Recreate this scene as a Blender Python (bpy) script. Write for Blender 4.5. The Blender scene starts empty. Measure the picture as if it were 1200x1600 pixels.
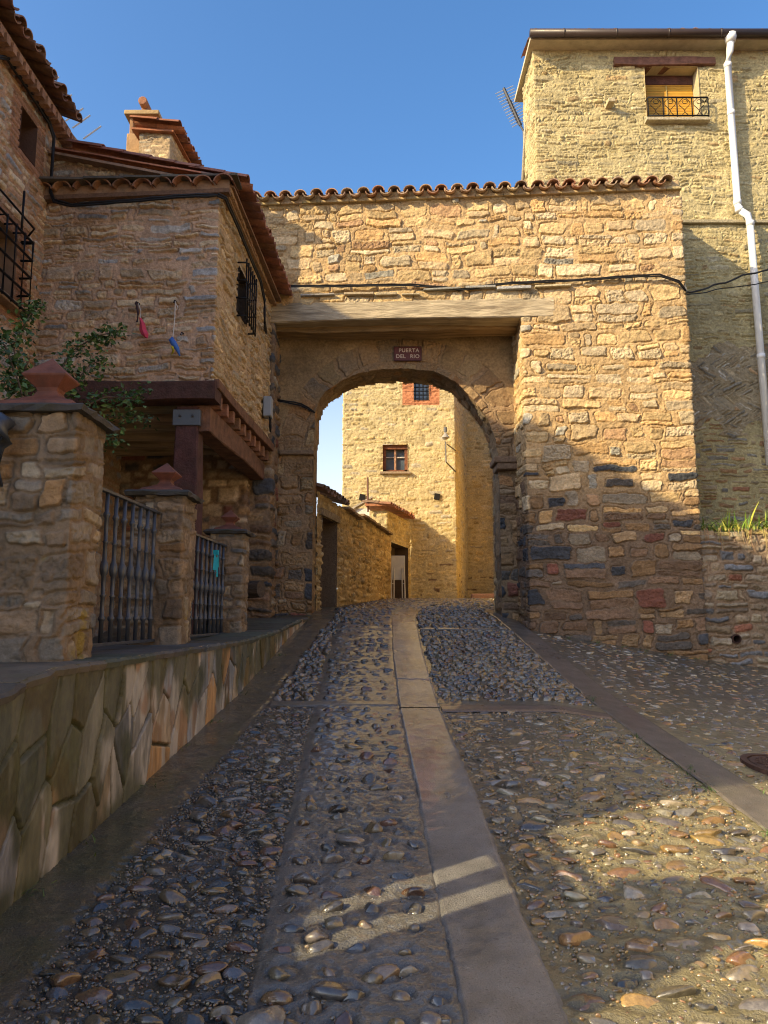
import bpy, bmesh, math, random
import numpy as np
from mathutils import Vector, Matrix
random.seed(7)
RNG = np.random.RandomState(11)
scene = bpy.context.scene
COL = scene.collection
R = math.radians

# ------------------------------------------------------------------ camera maths (measuring the place from the photograph)
F, PITCH = 1180.0, R(8.0)
CP, SP = math.cos(PITCH), math.sin(PITCH)
def ray(u, v):
    X, Y = (u - 600) / F, (800 - v) / F
    return X, CP - Y * SP, SP + Y * CP
def P(u, v, y):
    a, b, c = ray(u, v); t = y / b
    return Vector((a * t, y, c * t))
def PX(u, v, x):
    a, b, c = ray(u, v); t = x / a
    return Vector((x, b * t, c * t))

# ------------------------------------------------------------------ numpy noise
def _hash(ix, iy, seed):
    h = (ix.astype(np.int64) * 374761393 + iy.astype(np.int64) * 668265263 + seed * 974634777) & 0xffffffff
    h = ((h ^ (h >> 13)) * 1274126177) & 0xffffffff
    h = ((h ^ (h >> 16)) * 2246822519) & 0xffffffff
    h = h ^ (h >> 15)
    return (h & 0xffffff) / float(0xffffff)
def vnoise(x, y, seed=0):
    ix, iy = np.floor(x), np.floor(y)
    fx, fy = x - ix, y - iy
    fx = fx * fx * (3 - 2 * fx); fy = fy * fy * (3 - 2 * fy)
    a = _hash(ix, iy, seed); b = _hash(ix + 1, iy, seed); c = _hash(ix, iy + 1, seed); d = _hash(ix + 1, iy + 1, seed)
    return (a * (1 - fx) + b * fx) * (1 - fy) + (c * (1 - fx) + d * fx) * fy
def fbm(x, y, seed=0, o=3):
    s, a, n = 0, 1.0, 0
    for k in range(o):
        s = s + a * vnoise(x * 2 ** k + k * 17.3, y * 2 ** k - k * 9.1, seed + k); n += a; a *= .5
    return s / n
def sst(a, b, x):
    t = np.clip((x - a) / (b - a + 1e-9), 0, 1); return t * t * (3 - 2 * t)

# ------------------------------------------------------------------ objects, tags
def tag(o, label=None, cat=None, group=None, kind=None):
    if label: o['label'] = label
    if cat: o['category'] = cat
    if group: o['group'] = group
    if kind: o['kind'] = kind
    return o
def link(o, parent=None):
    COL.objects.link(o)
    if parent is not None:
        o.parent = parent
        o.matrix_parent_inverse = Matrix.Translation(-Vector(parent.location))
    return o
def empty(name, loc, label, cat, group=None):
    o = bpy.data.objects.new(name, None); o.location = loc; o.empty_display_size = .2
    COL.objects.link(o); tag(o, label, cat, group)
    return o
def mesh_np(name, verts, quads, mat, parent=None, col=None, smooth=True, extra=None):
    me = bpy.data.meshes.new(name)
    nv, nq = len(verts), len(quads)
    k = quads.shape[1]
    me.vertices.add(nv); me.vertices.foreach_set('co', np.ascontiguousarray(verts, dtype=np.float32).ravel())
    me.loops.add(nq * k); me.loops.foreach_set('vertex_index', np.ascontiguousarray(quads, dtype=np.int32).ravel())
    me.polygons.add(nq); me.polygons.foreach_set('loop_start', np.arange(0, nq * k, k, dtype=np.int32))
    me.polygons.foreach_set('use_smooth', np.full(nq, smooth, dtype=bool))
    me.update(calc_edges=True)
    if col is not None:
        a = me.attributes.new('Col', 'FLOAT_COLOR', 'POINT')
        c = np.ones((nv, 4), np.float32); c[:, :col.shape[1]] = col
        a.data.foreach_set('color', c.ravel())
    me.validate(clean_customdata=False)
    me.materials.append(mat)
    o = bpy.data.objects.new(name, me)
    return link(o, parent)

# ------------------------------------------------------------------ materials
def M(name, col=None, rough=.85, rvar=.08, var=.3, vscale=9., bump=.25, bscale=60., metal=0., spec=.3, stretch=(1, 1, 1), speck=0., coat=0., dirt=None, dscale=2.5, damount=.5):
    """Principled with a colour from the 'Col' attribute (col None) or a fixed one, broken up by object-space noise."""
    m = bpy.data.materials.new(name); m.use_nodes = True
    n = m.node_tree.nodes; l = m.node_tree.links; n.clear()
    out = n.new('ShaderNodeOutputMaterial'); b = n.new('ShaderNodeBsdfPrincipled'); l.new(b.outputs[0], out.inputs[0])
    b.inputs['Coat Weight'].default_value = coat; b.inputs['Coat Roughness'].default_value = .12; b.inputs['Coat IOR'].default_value = 1.6
    b.inputs['Metallic'].default_value = metal; b.inputs['Specular IOR Level'].default_value = spec
    tc = n.new('ShaderNodeTexCoord'); mp = n.new('ShaderNodeMapping'); mp.inputs['Scale'].default_value = stretch
    l.new(tc.outputs['Object'], mp.inputs[0])
    def noise(sc, det=4):
        t = n.new('ShaderNodeTexNoise'); t.inputs['Scale'].default_value = sc; t.inputs['Detail'].default_value = det
        t.inputs['Roughness'].default_value = .6; l.new(mp.outputs[0], t.inputs['Vector']); return t
    def maprange(src, a, c, lo=.25, hi=.75):
        r = n.new('ShaderNodeMapRange'); r.inputs[1].default_value = lo; r.inputs[2].default_value = hi
        r.inputs[3].default_value = a; r.inputs[4].default_value = c; l.new(src, r.inputs[0]); return r.outputs[0]
    if col is None:
        a = n.new('ShaderNodeAttribute'); a.attribute_name = 'Col'; src = a.outputs['Color']
    else:
        a = n.new('ShaderNodeRGB'); a.outputs[0].default_value = (*col, 1); src = a.outputs[0]
    nz = noise(vscale, 5)
    v = n.new('ShaderNodeVectorMath'); v.operation = 'SCALE'
    l.new(src, v.inputs[0]); l.new(maprange(nz.outputs['Fac'], 1 - var, 1 + var), v.inputs['Scale'])
    res = v.outputs[0]
    if dirt:
        nd = noise(dscale, 6)
        mx = n.new('ShaderNodeMix'); mx.data_type = 'RGBA'
        l.new(maprange(nd.outputs['Fac'], 0, damount, .48, .72), mx.inputs['Factor'])
        l.new(res, mx.inputs['A']); mx.inputs['B'].default_value = (*dirt, 1); res = mx.outputs['Result']
    if speck:
        ns_ = noise(170, 2); mx = n.new('ShaderNodeMix'); mx.data_type = 'RGBA'
        l.new(maprange(ns_.outputs['Fac'], 0, speck, .60, .72), mx.inputs['Factor']); l.new(res, mx.inputs['A']); mx.inputs['B'].default_value = (.42, .38, .31, 1); res = mx.outputs['Result']
        ns_ = noise(120, 3); mx = n.new('ShaderNodeMix'); mx.data_type = 'RGBA'
        l.new(maprange(ns_.outputs['Fac'], speck * 1.2, 0, .30, .42), mx.inputs['Factor']); l.new(res, mx.inputs['A']); mx.inputs['B'].default_value = (.02, .02, .018, 1); res = mx.outputs['Result']
    l.new(res, b.inputs['Base Color'])
    nr = noise(vscale * .6, 3)
    l.new(maprange(nr.outputs['Fac'], max(.03, rough - rvar), min(1, rough + rvar)), b.inputs['Roughness'])
    if bump:
        nb = noise(bscale, 6); bp = n.new('ShaderNodeBump'); bp.inputs['Strength'].default_value = bump
        bp.inputs['Distance'].default_value = .02; l.new(nb.outputs['Fac'], bp.inputs['Height']); l.new(bp.outputs[0], b.inputs['Normal'])
    return m
STONE = M('rubble_stone', None, rough=.88, var=.34, vscale=26, bump=.75, bscale=55)
STONE_FINE = M('old_stone_near', None, rough=.8, var=.3, vscale=22, bump=.5, bscale=70, dirt=(.05, .05, .028), dscale=3.2, damount=.35)
FLAG = M('flagstone', None, rough=.5, rvar=.2, var=.35, vscale=5, bump=.3, bscale=35, stretch=(1, 1, .35), dirt=(.05, .055, .025), dscale=3.5, damount=.45)
PLASTER = M('lime_plaster', None, rough=.92, var=.22, vscale=6, bump=.4, bscale=30)
COBBLE = M('wet_cobble', None, rough=.3, rvar=.12, var=.4, vscale=36, bump=.35, bscale=60, spec=.5, coat=1.0)
MORTAR = M('street_mortar', None, rough=.42, rvar=.2, var=.35, vscale=9, bump=1.0, bscale=85, spec=.5, speck=.6, coat=.6)
CEMENT = M('worn_concrete', None, rough=.36, rvar=.14, var=.25, vscale=7, bump=.8, bscale=120, spec=.5, speck=.6, coat=.6)
TILE = M('clay_tile', None, rough=.85, var=.3, vscale=18, bump=.35, bscale=60, dirt=(.05, .05, .04), dscale=7, damount=.45)
TIMBER = M('weathered_timber', None, rough=.85, var=.5, vscale=7, bump=1.0, bscale=22, stretch=(.25, 3, 3), dirt=(.10, .06, .03), dscale=5, damount=.6)
REDWOOD = M('red_painted_timber', None, rough=.75, var=.5, vscale=9, bump=.8, bscale=40, dirt=(.06, .035, .025), dscale=6, damount=.6)
IRON = M('dark_iron', (.016, .016, .018), rough=.5, var=.3, bump=.1, metal=.6)
GREYIRON = M('grey_painted_iron', (.075, .085, .105), rough=.38, var=.3, bump=.12, bscale=80, metal=.35, spec=.5)
CABLE = M('black_cable', (.012, .011, .011), rough=.6, var=.1, bump=0)
WHITEPVC = M('white_plastic_pipe', (.72, .72, .72), rough=.35, var=.05, bump=0)
GREYBOX = M('grey_plastic', (.3, .33, .36), rough=.5, var=.08, bump=0)
DARK = M('dark_void', (.012, .010, .009), rough=.95, var=.2, bump=0)
GLASS = M('window_glass', (.10, .13, .16), rough=.08, rvar=.03, var=.3, vscale=3, bump=0, spec=.9)
BLIND = M('wooden_roller_blind', None, rough=.6, var=.15, vscale=6, bump=.1)
SLATE = M('dark_slate', None, rough=.78, rvar=.12, var=.35, vscale=10, bump=.4, bscale=40, dirt=(.05, .055, .02), dscale=5, damount=.6)
LEAF = M('leaf_green', None, rough=.5, var=.25, vscale=20, bump=0, spec=.4)
STEM = M('brown_stem', (.10, .07, .045), rough=.85)
RUBBER = M('painted_metal', None, rough=.4, var=.1, bump=.05)
SIGNM = M('red_glazed_sign', (.13, .030, .024), rough=.4, var=.3, vscale=25, bump=.1)
SIGNL = M('cream_lettering', (.62, .5, .42), rough=.6, var=.1, bump=0)
CLOTH = M('faded_cloth', None, rough=.8, var=.12, bump=.1)
SOIL = M('earth', (.09, .07, .045), rough=.95, var=.4, bump=.7)

# ------------------------------------------------------------------ small mesh builder
class MB:
    def __init__(s): s.v, s.f, s.c = [], [], []
    def add(s, vs, fs, col=(.5, .5, .5)):
        o = len(s.v); s.v += [tuple(x) for x in vs]; s.f += [tuple(i + o for i in f) for f in fs]; s.c += [col] * len(vs)
    def box(s, c, d, rot=None, col=(.5, .5, .5), taper=1.0):
        hx, hy, hz = d[0] / 2, d[1] / 2, d[2] / 2
        vs = [Vector((x * (taper if z > 0 else 1), y * (taper if z > 0 else 1), z)) for z in (-hz, hz) for x, y in ((-hx, -hy), (hx, -hy), (hx, hy), (-hx, hy))]
        if rot is not None: vs = [rot @ q for q in vs]
        vs = [q + Vector(c) for q in vs]
        s.add(vs, [(3, 2, 1, 0), (4, 5, 6, 7), (0, 1, 5, 4), (1, 2, 6, 5), (2, 3, 7, 6), (3, 0, 4, 7)], col)
    def obox(s, o, a, b, c, col=(.5, .5, .5)):
        """box from corner o with edge vectors a, b, c"""
        o, a, b, c = map(Vector, (o, a, b, c))
        vs = [o, o + a, o + a + b, o + b, o + c, o + a + c, o + a + b + c, o + b + c]
        s.add(vs, [(3, 2, 1, 0), (4, 5, 6, 7), (0, 1, 5, 4), (1, 2, 6, 5), (2, 3, 7, 6), (3, 0, 4, 7)], col)
    def tube(s, pts, r, n=6, col=(.5, .5, .5), cap=True):
        pts = [Vector(p) for p in pts]; rs = r if isinstance(r, (list, tuple)) else [r] * len(pts)
        vs, fs = [], []
        up = Vector((0, 0, 1))
        for i, p in enumerate(pts):
            t = (pts[min(i + 1, len(pts) - 1)] - pts[max(i - 1, 0)])
            t = t.normalized() if t.length > 1e-9 else Vector((0, 0, 1))
            a = t.cross(up)
            if a.length < .1: a = t.cross(Vector((1, 0, 0)))
            a.normalize(); b = a.cross(t).normalized()
            for k in range(n):
                th = 2 * math.pi * k / n
                vs.append(p + (a * math.cos(th) + b * math.sin(th)) * rs[i])
        for i in range(len(pts) - 1):
            for k in range(n):
                fs.append((i * n + k, i * n + (k + 1) % n, (i + 1) * n + (k + 1) % n, (i + 1) * n + k))
        if cap:
            fs.append(tuple(range(n))[::-1]); fs.append(tuple((len(pts) - 1) * n + k for k in range(n)))
        s.add(vs, fs, col)
    def build(s, name, mat, parent=None, smooth=False, bevel=0):
        me = bpy.data.meshes.new(name); me.from_pydata(s.v, [], s.f); me.update()
        a = me.attributes.new('Col', 'FLOAT_COLOR', 'POINT')
        a.data.foreach_set('color', np.array([(*c, 1) for c in s.c], np.float32).ravel())
        bm = bmesh.new(); bm.from_mesh(me); bmesh.ops.recalc_face_normals(bm, faces=bm.faces); bm.to_mesh(me); bm.free()
        me.polygons.foreach_set('use_smooth', [smooth] * len(me.polygons))
        me.materials.append(mat)
        o = bpy.data.objects.new(name, me); link(o, parent)
        if bevel:
            md = o.modifiers.new('bevel', 'BEVEL'); md.width = bevel; md.segments = 2; md.limit_method = 'ANGLE'
        return o
def jit(c, a=.2):
    k = 1 + random.uniform(-a, a); return tuple(max(.003, x * k * (1 + random.uniform(-.05, .05))) for x in c)
def beam(mb, p0, p1, w, h, seg=10, wob=.012, col=(.3, .2, .12), side=None):
    """hewn timber: rounded-square section that wanders a little. w along 'side', h along z."""
    p0, p1 = Vector(p0), Vector(p1); t = (p1 - p0).normalized()
    sd = Vector(side) if side is not None else t.cross(Vector((0, 0, 1))).normalized(); up = sd.cross(t).normalized()
    if up.z < 0: up = -up
    ring = [(-.5, -.45), (-.45, -.5), (.45, -.5), (.5, -.45), (.5, .45), (.45, .5), (-.45, .5), (-.5, .45)]
    vs, fs, n = [], [], 8; ph = [random.uniform(0, 9) for _ in range(4)]
    for i in range(seg + 1):
        f = i / seg; p = p0.lerp(p1, f)
        ow = wob * math.sin(f * 7 + ph[0]) + random.uniform(-.3, .3) * wob; oh = wob * math.sin(f * 5 + ph[1]) + random.uniform(-.3, .3) * wob
        for a, b in ring:
            vs.append(p + sd * (a * (w + 2 * ow) + random.uniform(-.2, .2) * wob) + up * (b * (h + 2 * oh) + random.uniform(-.3, .3) * wob))
    for i in range(seg):
        for k in range(n): fs.append((i * n + k, i * n + (k + 1) % n, (i + 1) * n + (k + 1) % n, (i + 1) * n + k))
    fs += [tuple(range(n))[::-1], tuple(seg * n + k for k in range(n))]
    mb.add(vs, fs, col)

# ------------------------------------------------------------------ masonry as real relief
class Field:
    """random rubble laid in courses: evaluate() gives relief, per-stone randoms and the stone mask at wall coordinates (S, T)"""
    def __init__(s, smin, smax, tmin, tmax, seed, ch=(.09, .2), cw=(.16, .5), split=.25, shrink=.25):
        r = np.random.RandomState(seed); s.seed = seed
        tb = [tmin]
        while tb[-1] < tmax: tb.append(tb[-1] + r.uniform(*ch) * (1 if r.rand() > .15 else 1.35))
        s.tb = np.array(tb); s.rows = []
        for i in range(len(tb) - 1):
            h = tb[i + 1] - tb[i]; b = [smin - r.uniform(0, .3)]
            while b[-1] < smax: b.append(b[-1] + min(max(r.uniform(*cw) * (.6 + .5 * r.rand()), h * .7), cw[1]))
            n = len(b) - 1
            s.rows.append((np.array(b), r.rand(n, 4) ** 1.6 * shrink * h, r.rand(n, 6), (r.rand(n) < split) & (h > ch[0] * 1.1), r.uniform(.35, .65, n)))
    def evaluate(s, S, T, warp=1., joint=.006, edge=.022, relief=.03, rough=.008, rnd=.03, flush=.5, smear=.22, pit=.4, lump=.9):
        sd = s.seed
        Tw = T + warp * (.12 * (fbm(S * 1.1, T * .9, sd) - .5) + .065 * (fbm(S * 4.2, T * 5, sd + 3) - .5) + .022 * (fbm(S * 17, T * 17, sd + 5, 2) - .5))
        Sw = S + warp * (.12 * (fbm(S * 3.1, T * 5.3, sd + 7) - .5) + .035 * (fbm(S * 15, T * 15, sd + 9, 2) - .5))
        row = np.clip(np.searchsorted(s.tb, Tw) - 1, 0, len(s.rows) - 1)
        N = len(S); d = np.zeros(N); q = np.zeros((N, 6)); lx = np.zeros(N); lt = np.zeros(N); tc = np.zeros(N)
        order = np.argsort(row, kind='stable'); rs = row[order]
        cuts = np.searchsorted(rs, np.arange(len(s.rows) + 1))
        for i, (b, sh, rd, sp, sf) in enumerate(s.rows):
            ix = order[cuts[i]:cuts[i + 1]]
            if not len(ix): continue
            t0, t1 = s.tb[i], s.tb[i + 1]; x, t = Sw[ix], Tw[ix]
            x = x + (t - (t0 + t1) / 2) * (.35 * (vnoise(x * 2.5, t * 0 + i * 3.7, sd + 21) - .5))
            k = np.clip(np.searchsorted(b, x) - 1, 0, len(b) - 2)
            lo, hi = b[k] + sh[k, 0], b[k + 1] - sh[k, 1]
            tl, th = np.full(len(ix), t0), np.full(len(ix), t1)
            m = t0 + (t1 - t0) * sf[k]; up = t > m
            two = sp[k]
            tl = np.where(two & up, m, tl); th = np.where(two & ~up, m, th)
            r6 = rd[k].copy(); r6[two & up] = (r6[two & up] * 7.31 + .37) % 1
            tl = tl + np.where(two, 0, sh[k, 2]); th = th - np.where(two, 0, sh[k, 3])
            cx, ct = (lo + hi) / 2, (tl + th) / 2
            hx, ht = np.maximum((hi - lo) / 2 - joint, .004), np.maximum((th - tl) / 2 - joint, .004)
            rr = np.minimum(rnd * (.5 + r6[:, 5]), .8 * np.minimum(hx, ht))
            ax, at = np.abs(x - cx) - hx + rr, np.abs(t - ct) - ht + rr
            d[ix] = rr - (np.hypot(np.maximum(ax, 0), np.maximum(at, 0)) + np.minimum(np.maximum(ax, at), 0))
            q[ix] = r6; lx[ix] = (x - cx) / (hx + .01); lt[ix] = (t - ct) / (ht + .01); tc[ix] = ct
        mask = sst(-.002, edge, d)
        stp = np.floor(fbm(S * 3 + q[:, 3] * 60, T * 16 + 30 * S * (q[:, 1] - .5) * .25, sd + 63, 3) * 7) / 7
        h = relief * (mask ** .7) * (.35 + .6 * q[:, 0] + .5 * (stp - .4)) + mask * relief * (.35 * (q[:, 1] - .5) * lx + .5 * (q[:, 2] - .5) * lt)
        h = h + mask * relief * lump * (fbm(S * 9 + q[:, 3] * 50, T * 13, sd + 31, 3) - .5)
        h = h - mask * relief * .4 * (q[:, 5] < pit) * sst(.54, .70, fbm(S * 44, T * 52, sd + 43, 2))
        mh = relief * flush * sst(.32, .62, fbm(S * 2.3, T * 2.9, sd + 47)) + relief * .35 * (fbm(S * 13, T * 13, sd + 48) - .5)
        h = np.where(mask < 1, h * mask + mh * (1 - mask) - relief * .7 * np.exp(-((d + .004) / .007) ** 2) * sst(.36, .6, fbm(S * 4, T * 4, sd + 61)), h)
        sm = 1 - smear * sst(.54, .66, fbm(S * 2.7, T * 3.6, sd + 49, 4))
        h = h * (.35 + .65 * sm) + (1 - sm) * .65 * relief * .6
        h = h + rough * (fbm(S * 30, T * 30, sd + 41, 3) - .5) * 2
        return h, sst(.0, .012, d) * np.clip(sm * 1.25, 0, 1), q, tc
def pick(pal, r):
    w = np.cumsum([p[1] for p in pal]); w = w / w[-1]
    return np.array([p[0] for p in pal])[np.minimum(np.searchsorted(w, r), len(pal) - 1)]
def colourer(field, pal, mortar, pal_low=None, low=None, mvar=.25, mortar_low=None, **kw):
    def fn(S, T):
        h, m, q, tc = field.evaluate(S, T, **kw)
        c = pick(pal, q[:, 3])
        if pal_low is not None:
            use = (tc + (q[:, 4] - .5) * 1.3) < low
            c = np.where(use[:, None], pick(pal_low, q[:, 3]), c)
        c = c * (.74 + .52 * q[:, 4])[:, None] * (.68 + .64 * fbm(S * 6 + q[:, 1] * 30, T * 14, field.seed + 71))[:, None]
        mb_ = np.array(mortar)[None, :]
        if mortar_low is not None: mb_ = mb_ + (np.array(mortar_low) - np.array(mortar))[None] * sst(low + .6, low - .6, T + .8 * (fbm(S, T, 78) - .5))[:, None]
        mo = mb_ * (1 - mvar + 2 * mvar * fbm(S * 4, T * 4, field.seed + 77))[:, None]
        return h, mo * (1 - m[:, None]) + c * m[:, None]
    return fn
def path(pts, s0=0., blend=.035):
    """horizontal polyline -> function (S) to position and outward normal (outside on the right when walking it seen from above: dir (1,0) faces -y)"""
    pts = np.array(pts, float); seg = np.diff(pts, axis=0); L = np.hypot(seg[:, 0], seg[:, 1]); d = seg / L[:, None]
    cum = s0 + np.concatenate([[0], np.cumsum(L)]); nrm = np.stack([d[:, 1], -d[:, 0]], 1)
    def fn(S):
        k = np.clip(np.searchsorted(cum, S, side='right') - 1, 0, len(L) - 1)
        p = pts[k] + d[k] * (S - cum[k])[:, None]; n = nrm[k].copy()
        for i in range(1, len(L)):
            w = np.clip(.5 + (S - cum[i]) / (2 * blend), 0, 1); near = np.abs(S - cum[i]) < blend
            nn = nrm[i - 1][None] * (1 - w)[:, None] + nrm[i][None] * w[:, None]
            nn /= np.linalg.norm(nn, axis=1)[:, None] + 1e-9; n[near] = nn[near]
        return p, n
    return fn, cum
def wall(name, pf, s, t, res, colf, mat, parent=None, keep=None, tlow=None):
    ns, nt = max(2, int(round((s[1] - s[0]) / res)) + 1), max(2, int(round((t[1] - t[0]) / res)) + 1)
    ss, tt = np.linspace(s[0], s[1], ns), np.linspace(t[0], t[1], nt)
    S, T = np.meshgrid(ss, tt, indexing='ij'); S, T = S.ravel(), T.ravel()
    h, c = colf(S, T)
    p, n = pf(S)
    V = np.stack([p[:, 0] + n[:, 0] * h, p[:, 1] + n[:, 1] * h, T], 1)
    i, j = np.meshgrid(np.arange(ns - 1), np.arange(nt - 1), indexing='ij'); a = (i * nt + j).ravel()
    q = np.stack([a, a + nt, a + nt + 1, a + 1], 1)
    if keep is not None:
        cs = (S[q[:, 0]] + S[q[:, 2]]) / 2; ct = (T[q[:, 0]] + T[q[:, 2]]) / 2
        q = q[keep(cs, ct)]
    used = np.unique(q); remap = np.full(len(V), -1); remap[used] = np.arange(len(used))
    return mesh_np(name, V[used], remap[q], mat, parent, c[used])
def recess(mb, o, U, Nv, w, h, d, col, back=True):
    """the inside of an opening: o lower-left on the face, U along, z up, Nv outward; d depth"""
    o, U, Nv = Vector(o), Vector(U), Vector(Nv); Z = Vector((0, 0, 1)); i = -Nv * d; e = .03
    q = lambda *a: mb.add(a, [(0, 1, 2, 3)], col)
    f = Nv * e
    q(o + f, o + i, o + i + Z * h, o + f + Z * h); q(o + U * w + f, o + U * w + i, o + U * w + i + Z * h, o + U * w + f + Z * h)
    q(o + f, o + U * w + f, o + U * w + i, o + i); q(o + f + Z * h, o + U * w + f + Z * h, o + U * w + i + Z * h, o + i + Z * h)
    if back: q(o + i, o + U * w + i, o + U * w + i + Z * h, o + i + Z * h)

# ------------------------------------------------------------------ clay tiles
TCOLS = [(.30, .12, .065), (.26, .13, .08), (.34, .17, .10), (.22, .12, .085), (.28, .17, .11), (.33, .2, .13)]
def tile(mb, p, d, a, up, r0, r1, L, cover, col, th=.014, n=8):
    """curved tile: p lower-end centre, d unit vector up the slope, a across, up its normal"""
    vs, fs = [], []; sg = 1 if cover else -1
    for e, (r, q) in enumerate(((r0, 0), (r1, L))):
        for k in range(n + 1):
            th_ = math.pi * (.04 + .92 * k / n); c, s = math.cos(th_), math.sin(th_)
            for rr in (r, r - th):
                vs.append(p + d * q + a * (c * rr) + up * (sg * (s * rr * .85)))
    m = (n + 1) * 2
    for k in range(n):
        fs.append((k * 2, k * 2 + 2, m + k * 2 + 2, m + k * 2)); fs.append((k * 2 + 1, m + k * 2 + 1, m + k * 2 + 3, k * 2 + 3))
        fs.append((k * 2, k * 2 + 1, k * 2 + 3, k * 2 + 2)); fs.append((m + k * 2, m + k * 2 + 2, m + k * 2 + 3, m + k * 2 + 1))
    fs += [(0, m, m + 1, 1), (2 * n, 2 * n + 1, m + 2 * n + 1, m + 2 * n)]
    mb.add(vs, fs, col)
def tiled(mb, o, A, length, D, rows, sp=.24, r=.085, L=.42, step=.3, jitter=.02, cols=TCOLS, channels=True, fill=None):
    """tiles from eave corner o along A, climbing D"""
    o, A, D = Vector(o), Vector(A).normalized(), Vector(D).normalized(); up = A.cross(D).normalized()
    if up.z < 0: up = -up
    n = int(length / sp)
    for i in range(n + 1):
        for k in range(rows):
            j = lambda: random.uniform(-jitter, jitter)
            if channels and i < n:
                tile(mb, o + A * ((i + .5) * sp + j() * .5) + D * (k * step + j() - .03) + up * (.09 + k * .004 + j() * .3), D, A, up, r * .95, r * 1.05, L, False, jit(random.choice(cols)))
            tile(mb, o + A * (i * sp + j() * .5) + D * (k * step + j() + .02) + up * (.075 + k * .006 + j() * .4), (D + A * j() * .6).normalized(), A, up, r * 1.1, r * .92, L, True, jit(random.choice(cols)))
            if fill and k == 0:
                c = o + A * (i * sp) + D * .07 + up * .06
                mb.box(c, (.13, .08, .10), Matrix((A, D, up)).transposed().to_3x3(), jit(fill, .1))

# ------------------------------------------------------------------ world, sun, camera
AZ, EL = R(60), math.atan(.62 * math.sin(R(60)))
to_sun = Vector((-math.sin(AZ) * math.cos(EL), -math.cos(AZ) * math.cos(EL), math.sin(EL)))
w = bpy.data.worlds.new('World'); scene.world = w; w.use_nodes = True
nt = w.node_tree; bg = nt.nodes.get('Background') or nt.nodes.new('ShaderNodeBackground')
sky = nt.nodes.new('ShaderNodeTexSky'); sky.sky_type = 'NISHITA'; sky.sun_disc = False
sky.sun_elevation = EL; sky.sun_rotation = math.atan2(to_sun.x, to_sun.y) % (2 * math.pi)
sky.altitude = 300; sky.air_density = 1.0; sky.dust_density = 2.6; sky.ozone_density = 2.6
hs = nt.nodes.new('ShaderNodeHueSaturation'); hs.inputs['Saturation'].default_value = 1.22; tcw = nt.nodes.new('ShaderNodeTexCoord'); sxyz = nt.nodes.new('ShaderNodeSeparateXYZ'); mrw = nt.nodes.new('ShaderNodeMapRange'); nt.links.new(tcw.outputs['Generated'], sxyz.inputs[0]); nt.links.new(sxyz.outputs['Z'], mrw.inputs[0]); mrw.inputs[1].default_value = .16; mrw.inputs[2].default_value = .46; mrw.inputs[3].default_value = .5; mrw.inputs[4].default_value = 1.22; nt.links.new(mrw.outputs[0], hs.inputs['Saturation']); nt.links.new(sky.outputs[0], hs.inputs['Color']); nt.links.new(hs.outputs[0], bg.inputs[0]); bg.inputs[1].default_value = .15
sl = bpy.data.lights.new('sun', 'SUN'); sl.energy = 4.0; sl.angle = R(.5); sl.color = (1.0, .79, .45)
so = bpy.data.objects.new('sun', sl); so.rotation_euler = (-to_sun).to_track_quat('-Z', 'Y').to_euler(); COL.objects.link(so)
cam = bpy.data.cameras.new('camera'); cam.sensor_fit = 'VERTICAL'; cam.sensor_height = 36; cam.sensor_width = 27; cam.lens = 36 * F / 1600
cam.clip_start = .05; cam.clip_end = 2000
co = bpy.data.objects.new('camera', cam); co.rotation_euler = (R(90) + PITCH, 0, 0); COL.objects.link(co); scene.camera = co
vs_ = scene.view_settings; vs_.view_transform = 'Standard'; vs_.look = 'None'; vs_.gamma = 1; vs_.exposure = .98
scene.cycles.filter_width = 1.1; scene.cycles.use_denoising = True; scene.cycles.use_adaptive_sampling = False; scene.cycles.sample_clamp_indirect = 3; scene.cycles.caustics_reflective = False; scene.cycles.caustics_refractive = False; scene.cycles.blur_glossy = 1.0; scene.cycles.max_bounces = 8; scene.cycles.diffuse_bounces = 4

# ------------------------------------------------------------------ ground shape
_py = np.array([-30, -4, 0, 2, 3.5, 4.74, 6.7, 7.5, 9, 11, 12, 14, 18, 22, 40, 120]); _pz = np.array([-5, -2.15, -1.68, -1.46, -1.27, -1.06, -.79, -.67, -.42, -.07, .07, .22, .45, .55, .6, .6])
_fy = np.linspace(-30, 120, 3001); _fz = np.interp(_fy, _py, _pz); _k = np.exp(-np.linspace(-2, 2, 33) ** 2); _k /= _k.sum()
_fz = np.convolve(np.pad(_fz, 16, mode='edge'), _k, 'valid')
def G(x, y):
    x, y = np.asarray(x, float), np.asarray(y, float)
    cross = -.16 * np.maximum(x - 1.5, 0) * sst(3, 8, y) * (1 - sst(11.6, 13.5, y)) - .05 * np.maximum(x - 1.5, 0) * (1 - sst(3, 8, y))
    return np.interp(y, _fy, _fz) + np.maximum(cross, -1.0)
g1 = lambda x, y: float(G(x, y))
ledge_x = lambda y: np.interp(y, [-6, 3.48, 4.74, 7.5, 9.5, 10.6, 11.3], [-1.7, -1.66, -1.53, -1.36, -1.27, -1.2, -1.13])
strip_x = lambda y: np.interp(y, [-2, 2, 3.16, 4.4, 6.75, 9, 11.5, 12.5, 14, 16, 19], [.42, .30, .255, .21, .13, .10, .11, .2, .45, .95, 2.0])
right_x = lambda y: np.interp(y, [-2, 4, 5.1, 11, 12.4], [2.35, 2.11, 2.06, 1.75, 1.7])
SW, RW = .36, .34

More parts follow.
